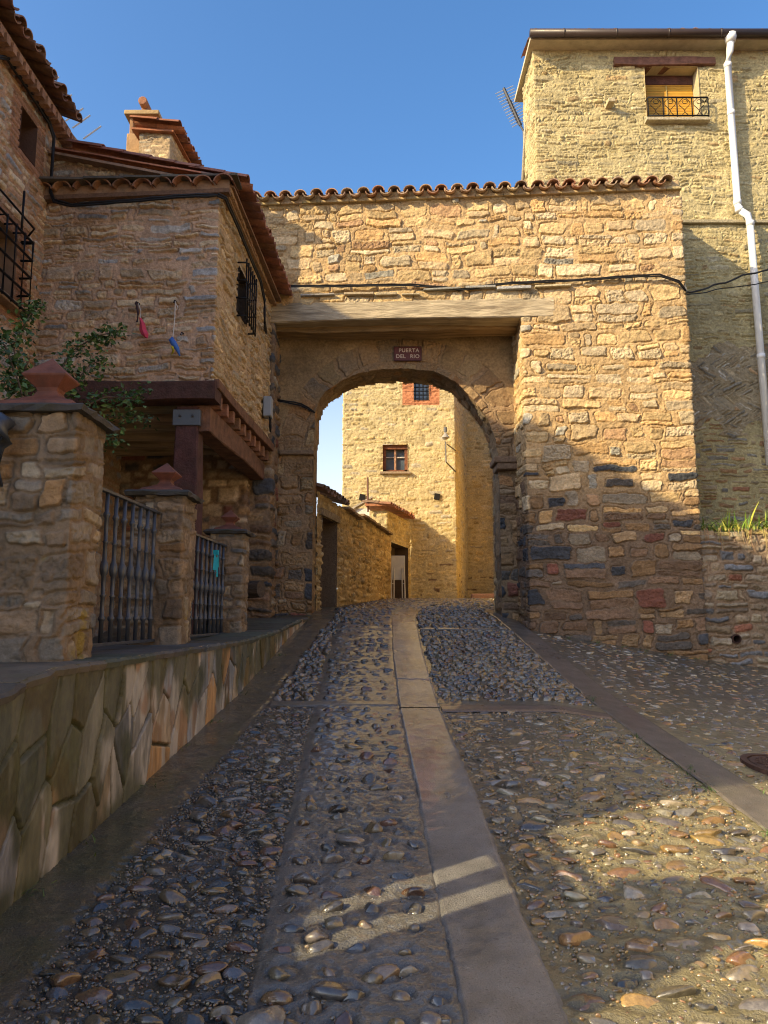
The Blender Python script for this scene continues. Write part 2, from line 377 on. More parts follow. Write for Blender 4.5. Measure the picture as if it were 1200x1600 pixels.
xs = np.concatenate([np.linspace(-260, -12, 10), np.linspace(-10, 12, 23), np.linspace(14, 260, 10)]); ys = np.concatenate([np.linspace(-200, -10, 8), np.linspace(-8, 30, 39), np.linspace(34, 300, 12)])
X, Y = np.meshgrid(xs, ys, indexing='ij'); X, Y = X.ravel(), Y.ravel(); n2 = len(ys)
i, j = np.meshgrid(np.arange(len(xs) - 1), np.arange(n2 - 1), indexing='ij'); a = (i * n2 + j).ravel()
gc = np.tile(np.array([[.13, .11, .085]]), (len(X), 1))
tag(mesh_np('ground', np.stack([X, Y, G(X, Y) - .08], 1), np.stack([a, a + n2, a + n2 + 1, a + 1], 1), MORTAR, None, gc), kind='structure')

def base_patch(name, x, y, res):
    ns, nt = int((x[1] - x[0]) / res) + 1, int((y[1] - y[0]) / res) + 1
    X, Y = np.meshgrid(np.linspace(*x, ns), np.linspace(*y, nt), indexing='ij'); X, Y = X.ravel(), Y.ravel()
    z = G(X, Y) + .016 * (fbm(X * 3, Y * 3, 5) - .5) + .010 * (fbm(X * 14, Y * 14, 6) - .5) + .011 * (fbm(X * 40, Y * 40, 8, 3) - .5)
    gut = 1 - sst(.30, .36, X - ledge_x(Y) + .04 * (fbm(X * 2, Y * 2, 9) - .5)); inn = (Y < 11.3)
    gut = gut * inn
    z += .012 * gut
    mid = (X > strip_x(Y) - .74) & (X < strip_x(Y)); 
    z += .010 * sst(.0, .05, X - strip_x(Y) + .74) * mid
    c = np.array([.085, .079, .066])[None] * (.7 + .6 * fbm(X * 1.7, Y * 1.7, 12))[:, None]
    c = np.where(mid[:, None], np.array([.16, .154, .14])[None] * (.8 + .4 * fbm(X * 2.5, Y * 2.5, 15))[:, None], c)
    c = np.where((X > strip_x(Y) + .2)[:, None], (np.array([.12, .105, .075])[None] + np.array([.18, .152, .055])[None] * sst(.6, 1.6, X + .25 * (5 - Y))[:, None] * sst(9, 5, Y)[:, None]) * (.7 + .6 * fbm(X * 2, Y * 2, 16))[:, None], c)  # mortar colour raised and yellowed where the sun patch lies
    c = c * (1 - gut[:, None]) + gut[:, None] * np.array([.085, .078, .058])[None] * (.65 + .7 * fbm(X * 3, Y * 3, 17))[:, None]
    moss = sst(.5, .68, fbm(X * 2.2, Y * 2.2, 23, 4)) * (sst(1.2, .2, X - ledge_x(Y)) * .75 + .2 + .4 * sst(2.2, 3.2, X) * sst(9, 10.5, Y))
    moss = np.clip(moss, 0, 1)[:, None]; c = c * (1 - moss * .7) + moss * .7 * np.array([.055, .065, .022])[None]
    i, j = np.meshgrid(np.arange(ns - 1), np.arange(nt - 1), indexing='ij'); a = (i * nt + j).ravel()
    return np.stack([X, Y, z], 1), np.stack([a, a + nt, a + nt + 1, a + 1], 1), c
VV, QQ, CC, off, DIM = [], [], [], 0, None
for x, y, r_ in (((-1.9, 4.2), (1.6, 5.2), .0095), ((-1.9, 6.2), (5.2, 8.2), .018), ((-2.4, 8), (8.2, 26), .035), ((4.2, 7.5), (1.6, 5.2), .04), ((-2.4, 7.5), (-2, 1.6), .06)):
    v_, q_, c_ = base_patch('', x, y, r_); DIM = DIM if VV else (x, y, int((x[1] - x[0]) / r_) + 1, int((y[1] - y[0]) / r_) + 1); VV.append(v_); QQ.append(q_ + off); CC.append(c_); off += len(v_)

def ico(sub):
    bm = bmesh.new(); bmesh.ops.create_icosphere(bm, subdivisions=sub, radius=1)
    v = np.array([q.co[:] for q in bm.verts]); f = np.array([[q.index for q in p.verts] for p in bm.faces]); bm.free(); return v, f
ICO = {2: ico(2), 3: ico(3)}
def stones_mesh(st, sub):
    """st rows: x, y, z, ax, ay, az, rot, r,g,b -> rounded chipped pebbles"""
    v, f = ICO[sub]; N = len(st); st = np.array(st)
    B = np.sign(v) * np.abs(v) ** .88; B = np.repeat(B[None], N, 0)
    for k in range(7):
        n = RNG.randn(N, 1, 3); n[:, :, 2] *= .8; n /= np.linalg.norm(n, axis=2, keepdims=True); cpl = RNG.uniform(.48, .95, (N, 1))
        d = (B * n).sum(2); B -= (np.maximum(d - cpl, 0) * .93)[:, :, None] * n
    kk = RNG.randn(N, 1, 3) * 2.2; B *= (1 + .12 * np.sin((B * kk).sum(2) + RNG.uniform(0, 6, (N, 1))))[:, :, None]
    B *= st[:, None, 3:6]
    tl = RNG.uniform(-.22, .22, (N, 1)); B[:, :, 2] += B[:, :, 0] * tl + B[:, :, 1] * RNG.uniform(-.3, .3, (N, 1))
    c, s = np.cos(st[:, 6])[:, None], np.sin(st[:, 6])[:, None]
    x = B[:, :, 0] * c - B[:, :, 1] * s; y = B[:, :, 0] * s + B[:, :, 1] * c
    V = np.stack([x + st[:, 0:1], y + st[:, 1:2], B[:, :, 2] + st[:, 2:3]], 2).reshape(-1, 3)
    Q = (f[None] + (np.arange(N) * len(v))[:, None, None]).reshape(-1, 3)
    C = np.repeat(st[:, None, 7:10], len(v), 1).reshape(-1, 3)
    return V, Q, C
CPAL = [(.095, .078, .056), (.058, .055, .05), (.15, .088, .04), (.155, .118, .07), (.19, .16, .12), (.11, .055, .032), (.042, .038, .032), (.145, .103, .055), (.066, .065, .066), (.115, .094, .066)]
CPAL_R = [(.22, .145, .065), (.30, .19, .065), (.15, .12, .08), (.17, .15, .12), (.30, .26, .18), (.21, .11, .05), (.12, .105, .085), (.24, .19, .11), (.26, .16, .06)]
bands = [(6.78, 6.98), (10.45, 10.58)]
near, far = [], []
def put(x, y, ax, ay, az, sink, pal, rot=.0):
    for b0, b1 in bands:
        if b0 - ay < y + (.03 if x > strip_x(y) else 0) * 0 < b1 + ay and x < float(right_x(y)): return
    c = jit(random.choice(pal), .3)
    z = g1(x, y) + .004 - sink * az
    (near if y < 6.2 else far).append((x, y, z, ax, ay, az, rot + random.gauss(0, .25), *c))
def scatter(x0, x1, y0, y1, dx, dy, sx, sy, sz, sink, pal, miss=.05, jx=.28, ang=.0):
    y = y0; row = 0
    while y < y1:
        lo, hi = float(x0(y)), float(x1(y)); x = lo + random.uniform(.2, .8) * dx
        while x < hi - .3 * sx[0]:
            if random.random() > miss:
                k = random.uniform(.8, 1.25)
                ax = min(random.uniform(*sx) * k, dx * .56)
                put(x, y + random.gauss(0, dy * .17), ax, min(random.uniform(*sy) * k, dy * .60), random.uniform(*sz) * k, random.uniform(*sink), pal, ang)
            x += dx * random.uniform(1 - jx, 1 + jx)
        y += dy; row += 1
lx = lambda y: ledge_x(y) + .36
scatter(lx, lambda y: strip_x(y) - .76, 6.9, 13, .098, .062, (.032, .055), (.016, .028), (.028, .046), (.0, .35), CPAL, .03)
scatter(lambda y: strip_x(y) - .70, lambda y: strip_x(y) - .04, 1.7, 8.0, .165, .15, (.034, .06), (.024, .04), (.028, .042), (.0, .45), CPAL, .1, .22)
scatter(lambda y: strip_x(y) - .72, lambda y: strip_x(y) - .03, 8.0, 13, .125, .085, (.035, .06), (.018, .03), (.022, .034), (.1, .5), CPAL, .05)
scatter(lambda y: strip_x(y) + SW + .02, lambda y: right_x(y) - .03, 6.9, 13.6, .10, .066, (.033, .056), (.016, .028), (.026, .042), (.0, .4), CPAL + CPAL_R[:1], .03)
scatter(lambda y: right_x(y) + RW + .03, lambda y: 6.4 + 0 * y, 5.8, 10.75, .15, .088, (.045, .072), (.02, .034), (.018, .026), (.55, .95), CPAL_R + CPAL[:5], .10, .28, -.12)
scatter(lambda y: -.9 + .2 * (y - 13), lambda y: 4 + 0 * y, 13, 19, .14, .11, (.04, .07), (.03, .045), (.018, .03), (.2, .6), CPAL, .08)
grit = []
def pack(x0, x1, y0, y1, passes, pal, asp=1.65):
    '''dart throwing, large stones first, then smaller ones into the gaps left between them'''
    cells = {}; cs = .10
    for (ra, rb), tries, sink, flat, store, gap in passes:
        for _ in range(tries):
            y = random.uniform(y0, y1); lo, hi = float(x0(y)), float(x1(y)); x = random.uniform(lo, hi); rad = random.uniform(ra, rb)
            if x - rad < lo - .01 or x + rad > hi + .01: continue
            X_, Y_ = x, y * asp; k = (int(math.floor(X_ / cs)), int(math.floor(Y_ / cs))); ok = True
            for da in (-1, 0, 1):
                for db in (-1, 0, 1):
                    for (qx, qy, qr) in cells.get((k[0] + da, k[1] + db), ()):
                        if (qx - X_) ** 2 + (qy - Y_) ** 2 < (qr + rad) ** 2 * gap: ok = False; break
                    if not ok: break
                if not ok: break
            if not ok: continue
            if any(b0 - .02 < y < b1 + .02 for b0, b1 in bands): continue
            cells.setdefault(k, []).append((X_, Y_, rad))
            az = rad * random.uniform(*flat); c = jit(random.choice(pal), .3)
            rec = (x, y, g1(x, y) + .004 - random.uniform(*sink) * az, rad * random.uniform(.95, 1.12), rad / asp * random.uniform(.9, 1.1), az, random.gauss(0, .22), *c)
            (grit if store else (near if y < 6.2 else far)).append(rec)
pack(lx, lambda y: strip_x(y) - .75, 1.8, 6.75, [((.055, .078), 420, (.4, .85), (.42, .62), False, 1.1), ((.034, .052), 2000, (.4, .85), (.45, .65), False, 1.1), ((.014, .026), 6000, (.3, .8), (.5, .75), True, 1.1), ((.005, .010), 16000, (.0, .5), (.6, .9), True, .9)], CPAL)
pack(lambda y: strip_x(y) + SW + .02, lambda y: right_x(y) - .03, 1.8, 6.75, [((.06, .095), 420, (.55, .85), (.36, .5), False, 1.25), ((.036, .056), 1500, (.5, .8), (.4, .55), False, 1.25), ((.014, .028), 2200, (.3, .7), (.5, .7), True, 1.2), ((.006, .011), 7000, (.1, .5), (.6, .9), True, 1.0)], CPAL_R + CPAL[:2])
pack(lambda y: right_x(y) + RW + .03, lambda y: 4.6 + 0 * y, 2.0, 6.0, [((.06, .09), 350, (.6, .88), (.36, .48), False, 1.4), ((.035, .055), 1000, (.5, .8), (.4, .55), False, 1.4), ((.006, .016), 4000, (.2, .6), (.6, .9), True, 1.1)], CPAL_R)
pack(lambda y: strip_x(y) - .70, lambda y: strip_x(y) - .03, 1.9, 6.5, [((.006, .014), 3500, (.2, .6), (.6, .9), True, 1.0)], CPAL)
# the big flat cobble and a few large ones in the worn track
for x, y, a_, b_, c_ in ((-.28, 3.32, .062, .085, (.15, .13, .12)), (-.18, 2.94, .085, .05, (.07, .065, .06)), (.0, 3.05, .07, .05, (.2, .13, .07)), (-.42, 2.78, .1, .075, (.2, .17, .13)), (.15, 2.76, .05, .05, (.16, .13, .1)), (-.17, 4.15, .075, .055, (.17, .15, .13))):
    near.append((x, y, g1(x, y) + .002, a_, b_, .03, 0, *c_))
(gx0, gx1), (gy0_, gy1_), gn, gm = DIM; grid = VV[0].reshape(gn, gm, 3); gcol = CC[0].reshape(gn, gm, 3)
for st in near:                                              # mortar hollowed around each stone; gap shade also put into its colour
    i = int((st[0] - gx0) / (gx1 - gx0) * (gn - 1)); j = int((st[1] - gy0_) / (gy1_ - gy0_) * (gm - 1)); w_ = 13
    if i < w_ or j < w_ or i >= gn - w_ or j >= gm - w_: continue
    p = grid[i - w_:i + w_, j - w_:j + w_]; e = np.hypot((p[:, :, 0] - st[0]) / st[3], (p[:, :, 1] - st[1]) / st[4])
    hollow = np.exp(-((e - .95) / .33) ** 2); p[:, :, 2] -= .013 * hollow * random.uniform(.3, 1.2)
    gcol[i - w_:i + w_, j - w_:j + w_] *= (1 - .35 * hollow)[:, :, None]
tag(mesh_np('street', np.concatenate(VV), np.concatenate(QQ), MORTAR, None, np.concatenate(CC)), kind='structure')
parts = [stones_mesh(near, 3), stones_mesh(far, 2), stones_mesh(grit, 2)]
o1 = len(parts[0][0]); o2 = o1 + len(parts[1][0])
tag(mesh_np('street_cobbles', np.concatenate([p[0] for p in parts]), np.concatenate([parts[0][1], parts[1][1] + o1, parts[2][1] + o2]), COBBLE, None, np.concatenate([p[2] for p in parts])), kind='structure')

def strip(name, xl, width, y0, y1, ends, lift, colr, seed, dy=.03):
    """slabs of worn concrete laid along y with open joints"""
    V, Q, C = [], [], []; rr = np.random.RandomState(seed); y = y0; off = 0
    while y < y1:
        ye = min([e for e in ends if e > y + .01]); yy = np.linspace(y + .006, ye - .006, max(3, int((ye - y) / dy)))
        xx = np.linspace(0, 1, 29); A, B = np.meshgrid(xx, yy, indexing='ij'); A, B = A.ravel(), B.ravel()
        ed = np.where(A < .01, -1, np.where(A > .99, 1, 0))
        wd = width(B) if callable(width) else width
        Xp = xl(B) + A * wd + ed * .018 * (fbm(B * 6, B * 0 + seed + ed, seed) - .5) + ed * .018 * (fbm(B * 28, B * 0 + 2 * seed + ed, seed) - .5)
        z = G(Xp, B) + lift + .004 * (fbm(Xp * 5, B * 5, seed + 3) - .5) + .0025 * (fbm(Xp * 25, B * 25, seed + 4) - .5) - .012 * (np.abs(A - .5) > .49) + rr.uniform(-.003, .003)
        c = np.array(colr)[None] * rr.uniform(.88, 1.12) * (.75 + .5 * fbm(Xp * 3, B * 3, seed + 5))[:, None]
        crk = np.exp(-((fbm(Xp * 1.9, B * 1.6, seed + 8, 4) - .5) / .009) ** 2) * sst(.5, .58, fbm(Xp * .9, B * .7, seed + 9, 2)); z = z - .007 * crk; c = c * (1 - .55 * crk)[:, None]
        blot = sst(.55, .7, fbm(Xp * 5, B * 4, seed + 11, 4))[:, None] * .4; c = c * (1 - blot) + blot * np.array([.085, .08, .065])[None]
        n = len(yy); i, j = np.meshgrid(np.arange(28), np.arange(n - 1), indexing='ij'); a = (i * n + j).ravel()
        V.append(np.stack([Xp, B, z], 1)); Q.append(np.stack([a, a + n, a + n + 1, a + 1], 1) + off); C.append(c); off += len(A); y = ye
    return tag(mesh_np(name, np.concatenate(V), np.concatenate(Q), CEMENT, None, np.concatenate(C)), kind='structure')
strip('pavement_strip', strip_x, SW, -1.5, 18, (2.2, 6.74, 9.65, 9.95, 13.2, 18), .014, (.205, .198, .185), 3, .013)
strip('pavement_strip', right_x, RW, -1.5, 12.3, (3.1, 6.9, 12.3), .016, (.175, .152, .13), 8)
def cross_band(x0, x1, y0, y1, seed, colr):
    nx = int((x1 - x0) / .03); xx = np.linspace(x0, x1, nx); yy = np.linspace(0, 1, 9); A, B = np.meshgrid(xx, yy, indexing='ij'); A, B = A.ravel(), B.ravel()
    Yp = y0 + B * (y1 - y0) + .02 * (fbm(A * 4, B * 0 + seed, seed) - .5)
    z = G(A, Yp) + .018 + .008 * (fbm(A * 6, Yp * 6, seed) - .5) - .012 * (np.abs(B - .5) > .49)
    i, j = np.meshgrid(np.arange(nx - 1), np.arange(8), indexing='ij'); a = (i * 9 + j).ravel()
    c = np.array(colr)[None] * (.7 + .6 * fbm(A * 4, Yp * 4, seed + 2))[:, None]
    tag(mesh_np('pavement_strip', np.stack([A, Yp, z], 1), np.stack([a, a + 9, a + 10, a + 1], 1), CEMENT, None, c), kind='structure')
cross_band(-1.0, .12, 6.8, 6.97, 4, (.17, .16, .135)); cross_band(.5, 1.95, 6.62, 6.82, 5, (.16, .12, .10)); cross_band(.5, 1.75, 10.45, 10.57, 6, (.17, .16, .14)); cross_band(-.8, .1, 10.45, 10.57, 7, (.17, .16, .14))

# manhole
mx, my = 2.93, 5.65; mz = g1(mx, my)
mh = empty('manhole_cover', (mx, my, mz), 'rusty round iron manhole cover set in the cobbles at the lit edge', 'manhole')
tiltm = Vector((-(g1(mx + .1, my) - g1(mx - .1, my)) / .2, -(g1(mx, my + .1) - g1(mx, my - .1)) / .2, 1)).normalized().to_track_quat('Z', 'Y').to_matrix()
mb = MB(); ring = lambda r, z: [Vector((mx, my, mz + .02)) + tiltm @ Vector((r * math.cos(k * math.pi / 18), r * math.sin(k * math.pi / 18), z)) for k in range(36)]
def rings(mb, specs, col):
    vs, fs = [], []
    for r, z in specs: vs += ring(r, z)
    for q in range(len(specs) - 1):
        for k in range(36): fs.append((q * 36 + k, q * 36 + (k + 1) % 36, (q + 1) * 36 + (k + 1) % 36, (q + 1) * 36 + k))
    fs.append(tuple((len(specs) - 1) * 36 + k for k in range(36))); mb.add(vs, fs, col)
rc = (.09, .05, .038)
rings(mb, [(.33, -.03), (.33, .012), (.285, .012), (.285, .0), (.27, .0), (.27, .010), (.001, .012)], rc)
for q in range(-3, 4):
    hl = math.sqrt(.23 ** 2 - (q * .065) ** 2)
    mb.box(Vector((mx, my, mz + .02)) + tiltm @ Vector((q * .065, 0, .014)), (.024, hl * 2, .010), tiltm, rc)
mb.build('lid', M('rusty_iron', None, rough=.6, metal=.4, var=.4), mh)

# ------------------------------------------------------------------ town gate
OCH = [((.52, .37, .185), 3), ((.49, .36, .205), 3), ((.54, .43, .27), 2.2), ((.49, .31, .14), 1.5), ((.41, .325, .21), 1.4), ((.42, .26, .14), .6), ((.38, .35, .28), .6)]
LOW = [((.21, .135, .085), 3), ((.29, .18, .09), 2.4), ((.07, .075, .085), 1.7), ((.23, .095, .065), .7), ((.34, .23, .125), 1.5), ((.12, .105, .09), 2.6), ((.32, .265, .19), 1)]
gate = empty('town_gate', (1.2, 11.1, -.2), 'old stone town gate with round arch, timber lintel and tiled top across the street', 'gateway')
Ud = Vector((.9975, -.0705, 0)); A0 = Vector((-2.1, 11.3)); B0 = Vector((4.55, 10.83)); C0 = Vector((2.12, 11.3 - .0707 * 4.22))
fg = Field(-5, 5, -1.2, 7, 101, ch=(.13, .28), cw=(.2, .72), split=.3, shrink=.32)
colg = colourer(fg, OCH, (.46, .315, .16), LOW, 1.75, mortar_low=(.20, .14, .092), relief=.036, pit=.22, lump=.6, rough=.009, joint=.005, edge=.008, smear=.22)
pfp, cum = path([(2.12, 11.95), (C0.x, C0.y), (B0.x, B0.y), (4.56, 12.05)], s0=-(11.95 - C0.y))
wall('wall', pfp, (cum[0], cum[-1]), (-.95, 4.56), .0095, colg, STONE, gate, keep=lambda s, t: ~((s > -.02) & (s < .455) & (t > 4.54)))
pff, _ = path([(A0.x, A0.y), (C0.x, C0.y), (B0.x, B0.y), (4.56, 12.05)], s0=-(C0 - A0).length)
sA = -(C0 - A0).length
wall('wall', pff, (sA, cum[-1]), (4.56, 6.52), .0095, colg, STONE, gate, keep=lambda s, t: ~((s < .455) & (t < 4.84)))
pfl, cl = path([(A0.x, A0.y), (-1.72, 11.27), (-1.72, 11.95)], s0=-4.3)
wall('wall', pfl, (cl[0], cl[-1]), (-.6, 4.56), .016, colourer(fg, LOW, (.26, .18, .11), relief=.045, edge=.03, rough=.011), STONE, gate)
AX = np.array([-1.13, -1.12, -1.04, -.95, -.67, -.42, -.05, .29, .82, 1.17, 1.45, 1.68, 1.80, 1.84]); AZT = np.array([2.6, 3.3, 3.52, 3.65, 3.85, 3.96, 4.02, 4.04, 3.99, 3.82, 3.51, 3.2, 2.85, 2.45])
zmax = lambda x: np.where((x > -1.13) & (x < 1.84), np.interp(x, AX, AZT), -9)
fa = Field(-3, 3, -1.2, 5, 102, ch=(.16, .3), cw=(.2, .55), split=.15)
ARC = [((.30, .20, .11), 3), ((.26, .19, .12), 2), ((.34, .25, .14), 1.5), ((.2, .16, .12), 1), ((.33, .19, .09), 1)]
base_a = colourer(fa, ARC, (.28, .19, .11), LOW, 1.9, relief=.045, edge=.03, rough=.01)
fv = Field(-3, 8, 1.2, 2.6, 107, ch=(.42, .5), cw=(.2, .36), split=.0, shrink=.12)
def col_arch(S, T):
    h, c = base_a(S, T)
    w_ = sst(2.5, 3.1, T + .8 * (fbm(S * 1.5, T * 1.5, 140) - .5))
    x, z = S - .34, T - 2.5; ang = np.arctan2(z, x); rad = np.hypot(x, z)
    band = (rad - 1.5 < .55) & (T > 2.6)
    vh, vm, vq, _ = fv.evaluate(ang * 1.75, rad, relief=.03, edge=.012, rough=.006, rnd=.02, smear=.2); wv = band * sst(.28, .46, fbm(S * 1.7, T * 1.7, 142))
    pl = .02 + .022 * (fbm(S * 2.5, T * 2.5, 141, 4) - .5) + .016 * (fbm(S * 11, T * 11, 143, 3) - .5) 
    pc = np.array([.31, .215, .115])[None] * (.55 + .9 * fbm(S * 2.2, T * 2.2, 144, 4))[:, None] * (.8 + .4 * fbm(S * 14, T * 14, 145, 3))[:, None] 
    pl = pl * (1 - wv) + vh * wv; vc = pick(ARC, vq[:, 3]) * (.75 + .5 * vq[:, 4])[:, None] * vm[:, None] + np.array([.30, .205, .12])[None] * (1 - vm[:, None]); pc = pc * (1 - wv[:, None]) + vc * wv[:, None]
    return h * (1 - w_) + pl * w_, c * (1 - w_[:, None]) + pc * w_[:, None]
pfa, _ = path([(-1.8, 11.9), (2.25, 11.9)], s0=-1.8)
wall('arch_wall', pfa, (-1.8, 2.2), (-.6, 4.62), .0085, col_arch, STONE, gate, keep=lambda s, t: t > zmax(s))
# intrados
px = np.concatenate([[-1.13], AX, [1.84]]); pz = np.concatenate([[-.6], AZT, [-.6]])
cl_ = np.concatenate([[0], np.cumsum(np.hypot(np.diff(px), np.diff(pz)))])
def intrados():
    ns, nt = int(cl_[-1] / .02), 42; S, T = np.meshgrid(np.linspace(0, cl_[-1], ns), np.linspace(-.0, .72, nt), indexing='ij'); S, T = S.ravel(), T.ravel()
    x, z = np.interp(S, cl_, px), np.interp(S, cl_, pz)
    nx, nz = .35 - x, np.where(z < 2.6, 0, 2.4 - z); nn = np.hypot(nx, nz) + 1e-6
    fi = Field(-.5, cl_[-1] + .5, -1, 2, 104, ch=(.22, .4), cw=(.18, .34), split=0); h, m, q, tc = fi.evaluate(S, T, relief=.03)
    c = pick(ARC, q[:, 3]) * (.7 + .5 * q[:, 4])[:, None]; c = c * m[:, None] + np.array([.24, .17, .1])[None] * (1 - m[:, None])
    V = np.stack([x + nx / nn * (h - .03), 11.9 + T, z + nz / nn * (h - .03)], 1)
    i, j = np.meshgrid(np.arange(ns - 1), np.arange(nt - 1), indexing='ij'); a = (i * nt + j).ravel()
    mesh_np('arch_soffit', V, np.stack([a, a + 1, a + nt + 1, a + nt], 1), STONE, gate, c)
intrados()
pfb, _ = path([(4.56, 12.6), (-2.1, 12.6)], s0=0)
wall('wall', pfb, (0, 6.6), (-.6, 6.6), .03, colourer(Field(-1, 8, -1.2, 7, 105), OCH, (.42, .30, .165), relief=.04), STONE, gate, keep=lambda s, t: t > zmax(4.56 - s))
mb = MB()
for z0, pr, x1 in ((2.44, .10, 2.12), (2.34, .05, 2.12)):      # impost of the right jamb
    mb.box(((1.84 - pr + x1) / 2, 11.98, z0 + .05), (x1 - 1.84 + pr, .42 + pr, .105), None, (.21, .14, .09))
mb.build('impost', STONE, gate, bevel=.025); mb = MB()
mb.box((-1.40, 12.0, 2.62), (.56, .42, .07), None, (.24, .17, .11))
mb.build('impost', STONE, gate, bevel=.02)
# lintel timbers
mb = MB(); fy = lambda x: 11.3 - .0707 * (x + 2.1)
beam(mb, (-1.88, fy(-1.88) + .155, 4.725), (2.60, fy(2.60) + .165, 4.70), .38, .31, 40, .009, (.44, .36, .245), side=(.07, 1, 0)); mb.build('lintel', TIMBER, gate)
mb = MB(); beam(mb, (-1.85, 11.62, 4.70), (2.2, 11.52, 4.69), .36, .40, 24, .02, (.30, .2, .1), side=(.07, 1, 0)); mb.build('lintel', TIMBER, gate)
mb = MB(); x = -1.3
while x < 2.6:                                               # thin slates laid over the lintel
    L = random.uniform(.25, .6); zz = 4.95 + random.uniform(-.015, .03) + .05 * (x > .5)
    mb.box((x + L / 2, fy(x + L / 2) + .06, zz), (L * .97, .3, random.uniform(.025, .05)), Matrix.Rotation(random.uniform(-.03, .03), 3, 'Y') @ Matrix.Rotation(-.07, 3, 'Z'), jit(random.choice([(.40, .33, .22), (.33, .32, .29), (.44, .34, .2)])))
    x += L * random.uniform(1, 1.3)
mb.build('slate_course', STONE, gate, bevel=.008)
# eave: bed course, mortar face, then tiles
mb = MB(); x = -2.1
while x < 4.55:
    L = random.uniform(.28, .5); L = min(L, 4.58 - x)
    mb.box((x + L / 2, fy(x + L / 2) + .16, 6.535), (L * .985, .46, .04), Matrix.Rotation(-.0705, 3, 'Z'), jit((.42, .31, .17), .15)); x += L
mb.obox((-2.08, fy(-2.08) - .035, 6.555), Ud * 6.63, (.03, .5, 0), (0, 0, .115), (.46, .33, .18))
mb.build('cornice', STONE, gate, bevel=.006)
mb = MB(); tiled(mb, Vector((-2.05, fy(-2.05) - .15, 6.535)), Ud, 6.62, (0.07, 1, .28), 4, sp=.246, r=.092, jitter=.02, cols=[(.42, .25, .155), (.45, .31, .21), (.37, .19, .115), (.48, .36, .25), (.35, .24, .17)])
mb.obox((-2.1, fy(-2.1) + .25, 6.55), Ud * 6.6, (.1, 1.3, .37), (0, 0, -.06), (.3, .2, .13))
mb.build('roof', TILE, gate, smooth=False)

# sign
sg = P(637, 553, 11.86); SWd, SHt = .455, .245
sign = empty('street_sign', sg, 'small dark red plaque lettered PUERTA DEL RIO above the arch', 'sign')
mb = MB(); mb.box(sg, (SWd, .03, SHt)); mb.build('plate', SIGNM, sign, bevel=.006)
mb = MB()
for dz in (1, -1): mb.box(sg + Vector((0, -.017, dz * (SHt / 2 - .008))), (SWd, .01, .012))
for dx in (1, -1): mb.box(sg + Vector((dx * (SWd / 2 - .006), -.017, 0)), (.012, .0095, SHt - .035))
mb.build('rim', M('dark_red_rim', (.07, .02, .018), rough=.5), sign)
def lettering(txt, cx, cz, size, y, space=1.0):
    cu = bpy.data.curves.new('lettering', 'FONT'); cu.body = txt; cu.size = size; cu.align_x = 'CENTER'; cu.extrude = .003; cu.space_character = space; cu.space_word = 1.6; cu.offset = .0014
    ob = bpy.data.objects.new('tmp', cu); COL.objects.link(ob); bpy.context.view_layer.update()
    me = bpy.data.meshes.new_from_object(ob.evaluated_get(bpy.context.evaluated_depsgraph_get())); bpy.data.objects.remove(ob)
    me.name = 'lettering'; me.transform(Matrix.Translation((cx, y, cz)) @ Matrix.Rotation(R(90), 4, 'X')); me.materials.clear(); me.materials.append(SIGNL)
    return link(bpy.data.objects.new('lettering', me), sign)
lettering('PUERTA', sg.x + .02, sg.z + .025, .088, sg.y - .018, 1.08); lettering('DEL', sg.x - .115, sg.z - .075, .088, sg.y - .018, 1.08); lettering('RIO', sg.x + .115, sg.z - .075, .088, sg.y - .018, 1.08)

# ------------------------------------------------------------------ stone house over timber posts, on the left
MID = [((.45, .345, .23), 3), ((.39, .36, .32), 2.0), ((.51, .39, .25), 3), ((.36, .27, .185), 1.5), ((.54, .43, .29), 1.2), ((.31, .305, .30), 1)]
mid = empty('stone_house', (-2.9, 9.6, -.1), 'small rubble stone house jettied over red timber posts beside the gate', 'house')
fm = Field(-4, 6, 2, 6.5, 111, ch=(.06, .14), cw=(.14, .55), split=.2, shrink=.42)
MY = 8.08; CX = -1.9
pfm, cm = path([(-4.0, 8.24), (CX, MY), (-1.77, 11.3)], s0=-2.1)
colm = colourer(fm, MID, (.48, .32, .21), relief=.038, edge=.009, rough=.006, joint=.006, smear=.12, rnd=.014, flush=.35)
SIDE = [((.50, .37, .20), 3), ((.44, .33, .19), 2), ((.54, .41, .24), 2), ((.40, .32, .2), 1)]
cols_ = colourer(fm, SIDE, (.46, .32, .18), relief=.036, edge=.009, rough=.006, joint=.006, smear=.12, rnd=.014, flush=.35)
def col_mid(S, T):
    h, c = colm(S, T); h2, c2 = cols_(S, T); s_ = (S > .01)  # side face: same stone, bounced light put into a lighter, yellower palette
    return np.where(s_, h2, h), np.where(s_[:, None], c2, c)
wy0, wy1, wz0, wz1 = 9.05, 9.55, 3.82, 4.42                     # side window (y, z)
wall('wall', pfm, (cm[0], cm[-1]), (2.58, 4.86), .0085, col_mid, STONE, mid, keep=lambda s, t: ~((s > wy0 - MY) & (s < wy1 - MY) & (t > wz0) & (t < wz1)))
